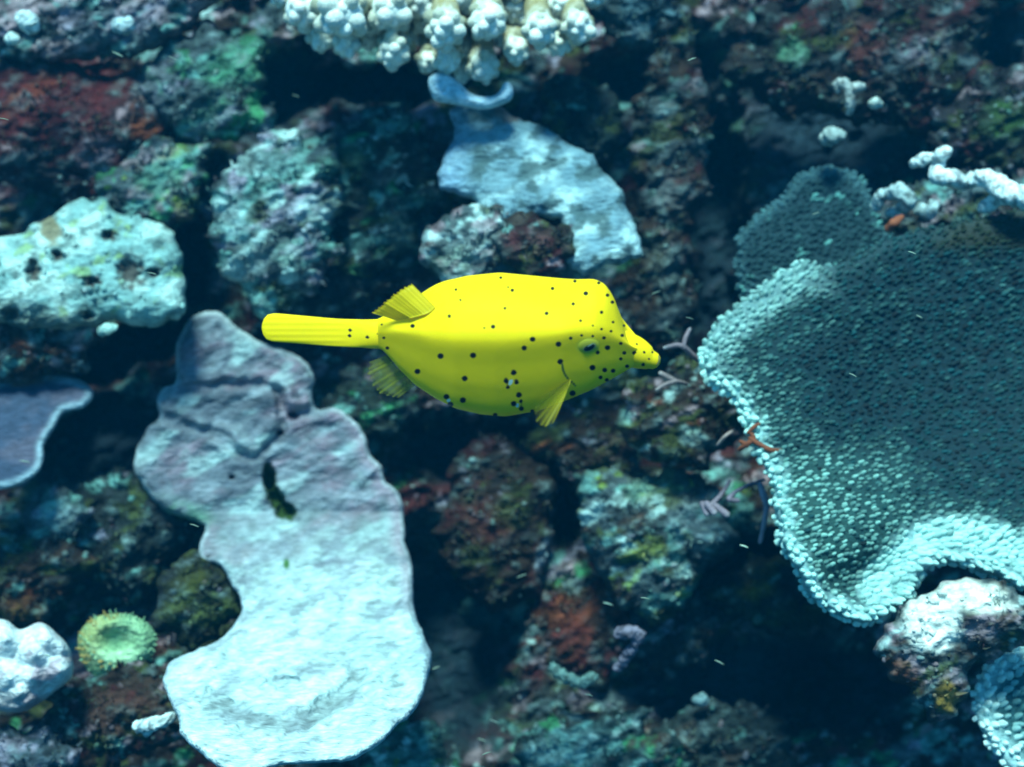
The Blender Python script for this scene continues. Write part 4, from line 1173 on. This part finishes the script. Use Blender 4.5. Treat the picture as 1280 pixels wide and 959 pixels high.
def fish_mat(name, base=(0.96, 0.61, 0.005), dark=(0.004, 0.008, 0.012), rough=0.6):
    mt, nt, b = nodemat(name)
    N, L = nt.nodes, nt.links

    def attr(n):
        a = N.new('ShaderNodeAttribute')
        a.attribute_name = n
        return a.outputs['Fac']

    def below(sock, lo, hi):
        r = N.new('ShaderNodeMapRange')
        r.interpolation_type = 'SMOOTHSTEP'
        r.inputs['From Min'].default_value = lo
        r.inputs['From Max'].default_value = hi
        r.inputs['To Min'].default_value = 1
        r.inputs['To Max'].default_value = 0
        L.new(sock, r.inputs['Value'])
        return r.outputs[0]

    def mix(fac, a, bcol):
        x = N.new('ShaderNodeMix')
        x.data_type = 'RGBA'
        L.new(fac, x.inputs['Factor'])
        if isinstance(a, tuple):
            x.inputs['A'].default_value = (*a, 1)
        else:
            L.new(a, x.inputs['A'])
        x.inputs['B'].default_value = (*bcol, 1)
        return x.outputs['Result']
    tc = N.new('ShaderNodeTexCoord')
    no = N.new('ShaderNodeTexNoise')
    no.inputs['Scale'].default_value = 60
    no.inputs['Detail'].default_value = 4
    L.new(tc.outputs['Object'], no.inputs['Vector'])
    c0 = mix(no.outputs['Fac'], base, tuple(x * y for x, y in zip(base, (0.80, 0.86, 0.8))))
    vo = N.new('ShaderNodeTexVoronoi')
    vo.feature = 'DISTANCE_TO_EDGE'
    vo.inputs['Scale'].default_value = 170
    L.new(tc.outputs['Object'], vo.inputs['Vector'])
    c1 = mix(below(vo.outputs['Distance'], 0.0, 0.10), c0, tuple(x * y for x, y in zip(base, (0.90, 0.93, 0.9))))
    c1 = mix(below(attr('halo'), 0.3, 1.1), c1, (0.42, 0.46, 0.06))
    c2 = mix(below(attr('white'), 0.75, 1.05), c1, (0.62, 0.74, 0.66))
    c3 = mix(below(attr('spot'), 0.72, 1.14), c2, dark)
    c4 = mix(below(attr('slit'), 0.5, 1.2), c3, (0.10, 0.13, 0.02))
    L.new(c4, b.inputs['Base Color'])
    bp = N.new('ShaderNodeBump')
    bp.inputs['Strength'].default_value = 0.12
    bp.inputs['Distance'].default_value = 0.0006
    L.new(vo.outputs['Distance'], bp.inputs['Height'])
    L.new(bp.outputs[0], b.inputs['Normal'])
    b.inputs['Roughness'].default_value = rough
    b.inputs['Specular IOR Level'].default_value = 0.06
    b.inputs['Subsurface Weight'].default_value = 0.15
    b.inputs['Subsurface Radius'].default_value = (1.0, 0.8, 0.1)
    b.inputs['Subsurface Scale'].default_value = 0.004
    return mt


MAT_FISH = fish_mat('spotted yellow skin')
halo = ell(pu, pv, 735, 432, 17, 11.5, 6)
halo[:m * ns][farm.ravel()] = 9
build('body', loc, [fq[:, ::-1], ft[:, ::-1]], MAT_FISH, parent=fish, attrs={'spot': sf, 'white': wf, 'slit': gd, 'halo': halo})


def fish_tube(name, pts, rad, mat, seg=26, squash=None, spots=None, bump=0):
    Vv, qq, tt, t = tube([fpt(*p) for p in pts], [r * PX for r in rad], seg, sub=8)
    if squash:
        cz = Vv[:, 2].mean()
        Vv[:, 2] = cz + (Vv[:, 2] - cz) * (0.20 + (squash - 0.20) * sst(438, 476, Vv[:, 0] / PX + 640))[:, ] + (0.22 * PX * np.sin((Vv[:, 1] / PX) * 0.85) * sst(440, 420, Vv[:, 0] / PX + 640) if name == 'caudal_fin' else 0)
    if name == 'caudal_fin':                              # the closed fin ends almost square
        xe = (337 - 640) * PX
        Vv[:, 0] = np.where(Vv[:, 0] < xe, xe + (Vv[:, 0] - xe) * 0.72, Vv[:, 0])
    a, b = proj(Vv)
    n = len(Vv)
    far9 = np.full(n, 9.0)
    s_ = spotfield(a, b, spots) if spots else far9
    return build(name, Vv, [qq, tt], mat, parent=fish, attrs={'spot': s_, 'white': far9, 'slit': far9, 'halo': far9}), Vv


# tail stalk
fish_tube('tail_stalk', [(490, 417, 0), (470, 417.5, 0), (452, 417, 0), (438, 416.5, 0)], [19, 18.4, 17.5, 16.6], MAT_FISH, squash=0.55,
          spots=[(315, 235, 5), (313, 251, 5), (364, 254, 6), (393, 243, 5), (411, 257, 4), (403, 219, 3)])
# mouth: two fleshy lips
fish_tube('snout', [(778, 436, 0), (793, 440.5, 0), (804, 445.5, 0), (810, 448.5, 0), (814, 450, 0)], [23.5, 20.5, 17.2, 14.2, 11.8], MAT_FISH,
          spots=[(1127, 300, 6), (1155, 298, 4.5), (1178, 298, 3.5), (1135, 273, 5), (1098, 300, 5.5), (1152, 333, 5.5), (1168, 318, 4), (1180, 322, 3), (1106, 338, 5.5)])
MAT_LIP = nodemat('mouth lining')[0]
MAT_LIP.node_tree.nodes['Principled BSDF'].inputs['Base Color'].default_value = (0.10, 0.09, 0.02, 1)
ml, _ = fish_tube('mouth', [(823.5, 445, 6.8), (824, 451, 8.4), (821, 457, 8.6)], [0.7, 1.2, 0.7], MAT_LIP, seg=8)

# caudal fin, closed into a long paddle, with rays as ridges


def fin_mat(name, colr, alpha, edge=None):
    mt, nt, b = nodemat(name)
    N, L = nt.nodes, nt.links
    at = N.new('ShaderNodeAttribute')
    at.attribute_name = 'Col'
    L.new(at.outputs['Color'], b.inputs['Base Color'])
    b.inputs['Roughness'].default_value = 0.45
    b.inputs['Specular IOR Level'].default_value = 0.25
    tr = N.new('ShaderNodeBsdfTranslucent')
    L.new(at.outputs['Color'], tr.inputs['Color'])
    mx = N.new('ShaderNodeMixShader')
    mx.inputs[0].default_value = 0.45
    L.new(b.outputs[0], mx.inputs[1])
    L.new(tr.outputs[0], mx.inputs[2])
    tp = N.new('ShaderNodeBsdfTransparent')
    al = N.new('ShaderNodeAttribute')
    al.attribute_name = 'clear'
    m2 = N.new('ShaderNodeMixShader')
    L.new(al.outputs['Fac'], m2.inputs[0])
    L.new(mx.outputs[0], m2.inputs[1])
    L.new(tp.outputs[0], m2.inputs[2])
    L.new(m2.outputs[0], nt.nodes['Material Output'].inputs[0])
    return mt


MAT_FIN = fin_mat('fin membrane', None, None)


def fin(name, root_line, tip_line, nray, zroot, ztip, colr, raycol, clear0, clear1, thick=1.2, notch=2.0):
    """fan-shaped fin between a root line and a tip line (pixels), with raised rays"""
    nt_, nl = nray * 6 + 1, 16
    r = spline(root_line, 12, False)
    t = spline(tip_line, 12, False)

    def at(poly, x):
        L = np.concatenate([[0], np.cumsum(np.linalg.norm(np.diff(poly, axis=0), axis=1))])
        x = x * L[-1]
        return np.stack([np.interp(x, L, poly[:, 0]), np.interp(x, L, poly[:, 1])], -1)
    a = np.linspace(0, 1, nt_)
    l = np.linspace(0, 1, nl)
    A, Lg = np.meshgrid(a, l, indexing='ij')
    Aw = A + 0.012 * np.sin(A * 17 + nray) + 0.010 * np.sin(A * 41)
    ph = (np.cos(Aw * nray * 2 * math.pi) * 0.5 + 0.5) * (0.75 + 0.25 * np.sin(A * 29 + 2))
    RR, TT = at(r, A.ravel()), at(t, A.ravel())
    lf = Lg.ravel() * (1 - (1 - ph.ravel()) * 0.05 * notch * (Lg.ravel() > 0.9))
    uv = RR + (TT - RR) * lf[:, None]
    zr = zroot if np.isscalar(zroot) else np.interp(A.ravel(), np.linspace(0, 1, len(zroot)), zroot)
    zt_ = ztip if np.isscalar(ztip) else np.interp(A.ravel(), np.linspace(0, 1, len(ztip)), ztip)
    z = zr + (zt_ - zr) * Lg.ravel() + ph.ravel() * thick * 0.9 + 2.5 * np.sin(A.ravel() * 5 + 1) * Lg.ravel()
    f = fpt(uv[:, 0], uv[:, 1], z)
    g = fpt(uv[:, 0], uv[:, 1], z - thick * (1.2 - Lg.ravel() * 0.8) - ph.ravel() * thick)
    n = len(f)
    q = np.arange(n).reshape(nt_, nl)
    qd = np.stack([q[:-1, :-1], q[1:, :-1], q[1:, 1:], q[:-1, 1:]], -1).reshape(-1, 4)
    rim = np.concatenate([q[:, 0], q[-1, 1:], q[::-1, -1][1:], q[0, ::-1][1:-1]])
    side = np.stack([rim, np.roll(rim, -1), np.roll(rim, -1) + n, rim + n], -1)
    cc = mixc(np.tile(np.asarray(colr, float), (n, 1)), raycol, ph.ravel() ** 2)
    cl = np.sqrt(np.clip((clear0 + (clear1 - clear0) * Lg.ravel()) * (1 - 0.45 * ph.ravel()), 0, 1))
    return build(name, np.concatenate([f, g]), [np.concatenate([qd, qd[:, ::-1] + n, side])], MAT_FIN, np.concatenate([cc, cc]), parent=fish, attrs={'clear': np.concatenate([cl, cl])})


YEL, YEL2 = (0.80, 0.68, 0.015), (0.52, 0.50, 0.012)
fish_tube('caudal_fin', [(450, 417, 0), (420, 415.8, 0), (380, 412.5, 0), (350, 410, 0), (341, 409.4, 0)], [17.6, 17.4, 17.6, 17.8, 17.6], MAT_FISH, seg=60, squash=0.55,
          spots=[(315, 235, 5.5), (313, 251, 5.5), (364, 254, 6)])


def zsurf(u, v):
    near = (pu - u) ** 2 + (pv - v) ** 2 < 9
    return (loc[near, 2].max() + FD) / PX


dr_ = [(544, 384), (536, 391), (520, 396), (496, 401)]
zd = [zsurf(a_, b_) + 0.5 for a_, b_ in dr_]
fin('dorsal_fin', dr_, [(514, 354), (503, 359), (488, 370), (474, 383), (463, 390.5)], 12, zd, [zd[0] - 8, zd[0] - 7, zd[2] - 5, zd[3] - 3], (0.84, 0.66, 0.010), (0.95, 0.74, 0.012), 0.0, 0.08, thick=0.4, notch=1.3)
fin('anal_fin', [(483, 444), (493, 456), (505, 468), (519, 482)], [(461, 453), (459, 466), (464, 482), (477, 494), (497, 498)], 9, -6, -8, (0.30, 0.32, 0.03), (0.45, 0.44, 0.03), 0.35, 0.85, thick=0.5, notch=2)
zp = zsurf(711, 480)
fin('pectoral_fin', [(714, 473), (713, 479), (710, 486)], [(677, 496), (668, 512), (670, 528), (680, 534), (692, 529), (698, 516)], 9, zp + 2, zp + 34, (0.56, 0.46, 0.012), (0.60, 0.50, 0.012), 0.10, 0.985, thick=0.25, notch=0.6)

# eye: socket ring, eyeball, pupil


def surf_z(u, v):
    k = np.argmin((pu - u) ** 2 + (pv - v) ** 2 + np.where(loc[:, 2] < -FD, 1e6, 0))
    return loc[k], k


def dome(name, u, v, ru, rv, hgt, col_out, mat, ang=0, z_off=0.0, seg=32, rings=8, nrm=None, colin=None):
    """low ellipsoidal cap seated on the flank"""
    fit = ((pu - 735) ** 2 + (pv - 432) ** 2 < 150) & (loc[:, 2] > -FD)      # the cheek the eye is set in
    pl_ = np.linalg.lstsq(np.column_stack([loc[fit, :2], np.ones(fit.sum())]), loc[fit, 2], rcond=None)[0]
    vs, cs = [], []
    a = math.radians(ang)
    for r_ in range(rings + 1):
        rr = r_ / rings
        for s_ in range(seg):
            t = 2 * math.pi * s_ / seg
            x, y = ru * rr * math.cos(t), rv * rr * math.sin(t)
            X, Y = x * math.cos(a) - y * math.sin(a), x * math.sin(a) + y * math.cos(a)
            h = z_off + hgt * (1 - rr * rr)
            base = np.array([(u + X - W0 / 2) / F * FD, -(v - Y - H0 / 2) / F * FD, 0])
            zz = pl_ @ np.array([base[0] * 0.94, base[1] * 0.94, 1])
            zz = pl_ @ np.array([base[0] * (-zz / FD), base[1] * (-zz / FD), 1])
            vs.append((base[0] * (-zz / FD), base[1] * (-zz / FD), zz + h * PX))
            cs.append(np.asarray(col_out) if colin is None else np.asarray(colin) * (1 - rr ** 3) + np.asarray(col_out) * rr ** 3)
    q = [(r_ * seg + s_, r_ * seg + (s_ + 1) % seg, (r_ + 1) * seg + (s_ + 1) % seg, (r_ + 1) * seg + s_) for r_ in range(rings) for s_ in range(seg)]
    return build(name, np.array(vs), [np.array(q)[:, ::-1]], mat, np.array(cs), parent=fish)


def eye_mat(name, rough):
    mt, nt, b = nodemat(name)
    at = nt.nodes.new('ShaderNodeAttribute')
    at.attribute_name = 'Col'
    nt.links.new(at.outputs['Color'], b.inputs['Base Color'])
    b.inputs['Roughness'].default_value = rough
    b.inputs['Specular IOR Level'].default_value = 0.5 if rough < 0.3 else 0.08
    return mt


ME = eye_mat('eye', 0.18)
MES = eye_mat('eye skin', 0.5)
eb = dome('eye', 736, 432.5, 13.5, 9.2, 2.0, (0.60, 0.50, 0.025), MES, 8, 0.0, colin=(0.44, 0.38, 0.04))
dome('iris_ring', 737, 434.2, 8.8, 4.7, 0.8, (0.22, 0.25, 0.10), MES, 22, 1.5)
dome('pupil', 736.5, 434.6, 7.2, 3.4, 0.8, (0.006, 0.012, 0.02), MES, 24, 1.9)
dome('pupil_glint', 737.2, 432.2, 3.6, 1.0, 0.3, (0.22, 0.27, 0.20), MES, 26, 2.8)

# ------------------------------------------------------------------ turf and nodules (nobody could count them)


def scatter_blades(name, n, length, width, cols, seed):
    r = np.random.default_rng(seed)
    P_, C_, w_ = [], [], []
    for fr, cl, tw in FRONT:
        P_.append(fr); C_.append(cl); w_.append(np.full(len(fr), tw))
    P_, C_, w_ = np.concatenate(P_), np.concatenate(C_), np.concatenate(w_)
    a, b = proj(P_)
    clump = fbm(a, b, 30, 3, seed) + 0.0
    w_ = w_ * sst(0.0, 0.3, clump) * ((a > -40) & (a < 1320) & (b > -40) & (b < 1000))
    k = r.choice(len(P_), n, p=w_ / w_.sum())
    base = P_[k] + r.normal(0, 0.0008, (n, 3))
    dep = -base[:, 2:3] / F
    dirs = r.normal(0, 0.55, (n, 3)) + np.array([0.35, 0.35, 0.75])
    dirs /= np.linalg.norm(dirs, axis=1)[:, None]
    side = np.cross(dirs, r.normal(0, 1, (n, 3)))
    side /= np.linalg.norm(side, axis=1)[:, None]
    L = r.uniform(*length, (n, 1)) * dep
    Wd = r.uniform(*width, (n, 1)) * dep
    bend = r.normal(0, 0.3, (n, 3)) * L
    v0, v1 = base - side * Wd * 0.5, base + side * Wd * 0.5
    mid = base + dirs * L * 0.55
    v2, v3 = mid + side * Wd * 0.6, mid - side * Wd * 0.6
    v4 = base + dirs * L + bend
    vv = np.stack([v0, v1, v2, v3, v4], 1).reshape(-1, 3)
    o5 = (np.arange(n) * 5)[:, None]
    q = np.array([[0, 1, 2, 3]]) + o5
    t = np.array([[3, 2, 4]]) + o5
    pal = np.asarray(cols)
    cc = pal[r.integers(0, len(pal), n)] * r.uniform(0.5, 1.2, (n, 1)) * 0.35 + C_[k] * 0.75
    o = build(name, vv, [q, t], MAT_TURF, np.repeat(cc, 5, 0), base=(0, 0, -1.0), smooth=False)
    o['kind'] = 'stuff'
    return o


tag(scatter_blades('turf_algae', 24000, (4, 11), (1.4, 3.4), [OLIVE, BROWN, OLIVE, GREY, MAROON, (0.08, 0.12, 0.09), (0.05, 0.10, 0.09)], 5),
    'short tufted algae scattered over the reef rocks', 'algae')


def scatter_nodules(name, n, rad, cols, seed):
    r = np.random.default_rng(seed)
    P_ = np.concatenate([f for f, _, t in FRONT]); C_ = np.concatenate([c_ for _, c_, t in FRONT])
    a, b = proj(P_)
    w_ = sst(0.05, 0.35, fbm(a, b, 44, 3, seed)) * ((a > -40) & (a < 1320) & (b > -40) & (b < 1000))
    k = r.choice(len(P_), n, p=w_ / w_.sum())
    base = P_[k]
    dep = -base[:, 2:3] / F
    R = r.uniform(*rad, (n, 1)) ** 1.0 * dep
    dirs = r.normal(0, 0.5, (n, 3)) + np.array([0.5, 0.3, 0.6])
    A, B, D = frame(dirs)
    vv = base[:, None, :] + (NV[None, :, 0:1] * A[:, None, :] + NV[None, :, 1:2] * B[:, None, :]) * (2 * R)[:, None, :] + (NV[None, :, 2:3] - 0.3) * D[:, None, :] * (R * r.uniform(1.2, 3, (n, 1)))[:, None, :]
    vv = vv.reshape(-1, 3)
    off = (np.arange(n) * len(NV))[:, None, None]
    pal = np.asarray(cols)
    cc = pal[r.integers(0, len(pal), n)] * r.uniform(0.2, 1.0, (n, 1)) * 0.30 + C_[k] * 0.75
    o = build(name, vv, [(NQ[None] + off).reshape(-1, 4), (NT[None] + off).reshape(-1, 3)], MAT_NUB, np.repeat(cc, len(NV), 0), base=(0, 0, -1.0))
    o['kind'] = 'stuff'
    return o


tag(scatter_nodules('coral_nodules', 2200, (1.2, 4.2), [PALE, TEAL, PINK, GREY, LILAC, BROWN, TEAL], 9), 'tiny pale coral nodules encrusting the reef rocks', 'coral')

# ------------------------------------------------------------------ specks drifting in the water
SP = [(820, 366, 12), (5, 149, 12), (147, 68, 14), (216, 73, 12), (190, 342, 11), (865, 74, 10), (672, 73, 12), (1140, 316, 10), (1066, 469, 10), (1149, 396, 8), (652, 720, 12), (760, 755, 12),
      (806, 748, 10), (618, 902, 12), (736, 869, 10), (608, 942, 11), (602, 925, 10), (899, 828, 12), (243, 657, 11), (31, 577, 12), (545, 835, 10), (995, 700, 12), (700, 372, 9), (862, 398, 10), (930, 683, 10), (1020, 267, 9), (370, 120, 9), (60, 820, 8)]
WHERE = ['just above the boxfish snout, over the dark gap', 'at the left edge in front of the dark red rock', 'in front of the dark red rock, nearest the top left corner', 'over the green crusted rock near the dark hollow',
         'on the right part of the pitted boulder', 'near the top, right of the tall rock column', 'just under the right half of the finger coral', 'in the upper part of the huge table coral',
         'in the middle of the huge table coral', 'in the right half of the huge table coral', 'low in front of the red brown rock', 'left one of two under the algae rock', 'right one of two under the algae rock',
         'uppermost of three in the dark hollow by the plate coral tip', 'under the pale teal crooked twig', 'lowest of three near the bottom edge beside the teal rock', 'middle one of three in the dark hollow near the bottom edge', 'in the dark crevice right of the bent twig',
         'beside the waist notch of the lilac plate coral', 'below the dark bluish plate at the left edge', 'just right of the white foot of the plate coral', 'at the lower left rim of the huge table coral', 'on the slab just above the boxfish back',
         'in the dark gap above the forked mauve twig', 'in the dark space below the mauve twigs', 'on the smaller dim table coral lobe', 'in the dark hollow left of the finger coral', 'above the reddish rubble near the lower left edge']
for k, (u, v, L) in enumerate(SP):
    dd = random.uniform(0.70, 0.93)
    an = math.radians(random.uniform(-28, -8) if k % 5 else 20)
    dx, dy = L / 2 * math.cos(an), -L / 2 * math.sin(an)
    rr = random.uniform(0.55, 0.95)
    a, b = P(u - dx, v - dy, dd), P(u + dx, v + dy, dd + random.uniform(-0.003, 0.003))
    Vv, qq, tt, t = tube([a, (a + b) / 2 + np.array([0, 0.0002, 0]), b], [rr * 0.5 * dd / F, rr * dd / F, rr * 0.4 * dd / F], 6, sub=2)
    tag(build('drifting_speck', Vv, [qq, tt], MAT_SPECK, np.tile(np.array([0.62, 0.80, 0.62]) * random.uniform(0.25, 0.9), (len(Vv), 1)), base=(a + b) / 2),
        'tiny pale drifting sliver ' + WHERE[k], 'speck', 'specks drifting in the water')

# ------------------------------------------------------------------ the sea water between the diver and the reef
bpy.context.view_layer.update()
lo, hi = np.full(3, 1e9), np.full(3, -1e9)
for o in S.objects:
    if o.type == 'MESH':
        for cnr in o.bound_box:
            w = np.array(o.matrix_world @ Vector(cnr))
            lo, hi = np.minimum(lo, w), np.maximum(hi, w)
lo, hi = np.minimum(lo, np.array(cam.matrix_world.translation)), np.maximum(hi, np.array(cam.matrix_world.translation))
lo, hi = lo - np.array([0.3, 0.3, 1.0]), hi + np.array([0.3, 0.3, 0.06])
bv = [(x, y, z) for x in (lo[0], hi[0]) for y in (lo[1], hi[1]) for z in (lo[2], hi[2])]
bf = [(0, 1, 3, 2), (4, 6, 7, 5), (0, 4, 5, 1), (2, 3, 7, 6), (0, 2, 6, 4), (1, 5, 7, 3)]
hm = bpy.data.meshes.new('haze')
hm.from_pydata(bv, [], bf)
hz = bpy.data.objects.new('haze', hm)
COL.objects.link(hz)
hz['kind'] = 'stuff'
mh = bpy.data.materials.new('sea water')
mh.use_nodes = True
nh = mh.node_tree
nh.nodes.clear()
pv_ = nh.nodes.new('ShaderNodeVolumePrincipled')
pv_.inputs['Color'].default_value = (0.0, 0.42, 0.82, 1)
pv_.inputs['Density'].default_value = 0.052
pv_.inputs['Anisotropy'].default_value = 0.2
oh = nh.nodes.new('ShaderNodeOutputMaterial')
nh.links.new(pv_.outputs[0], oh.inputs['Volume'])
hm.materials.append(mh)

for o in S.objects:
    if '_b' in o:
        del o['_b']
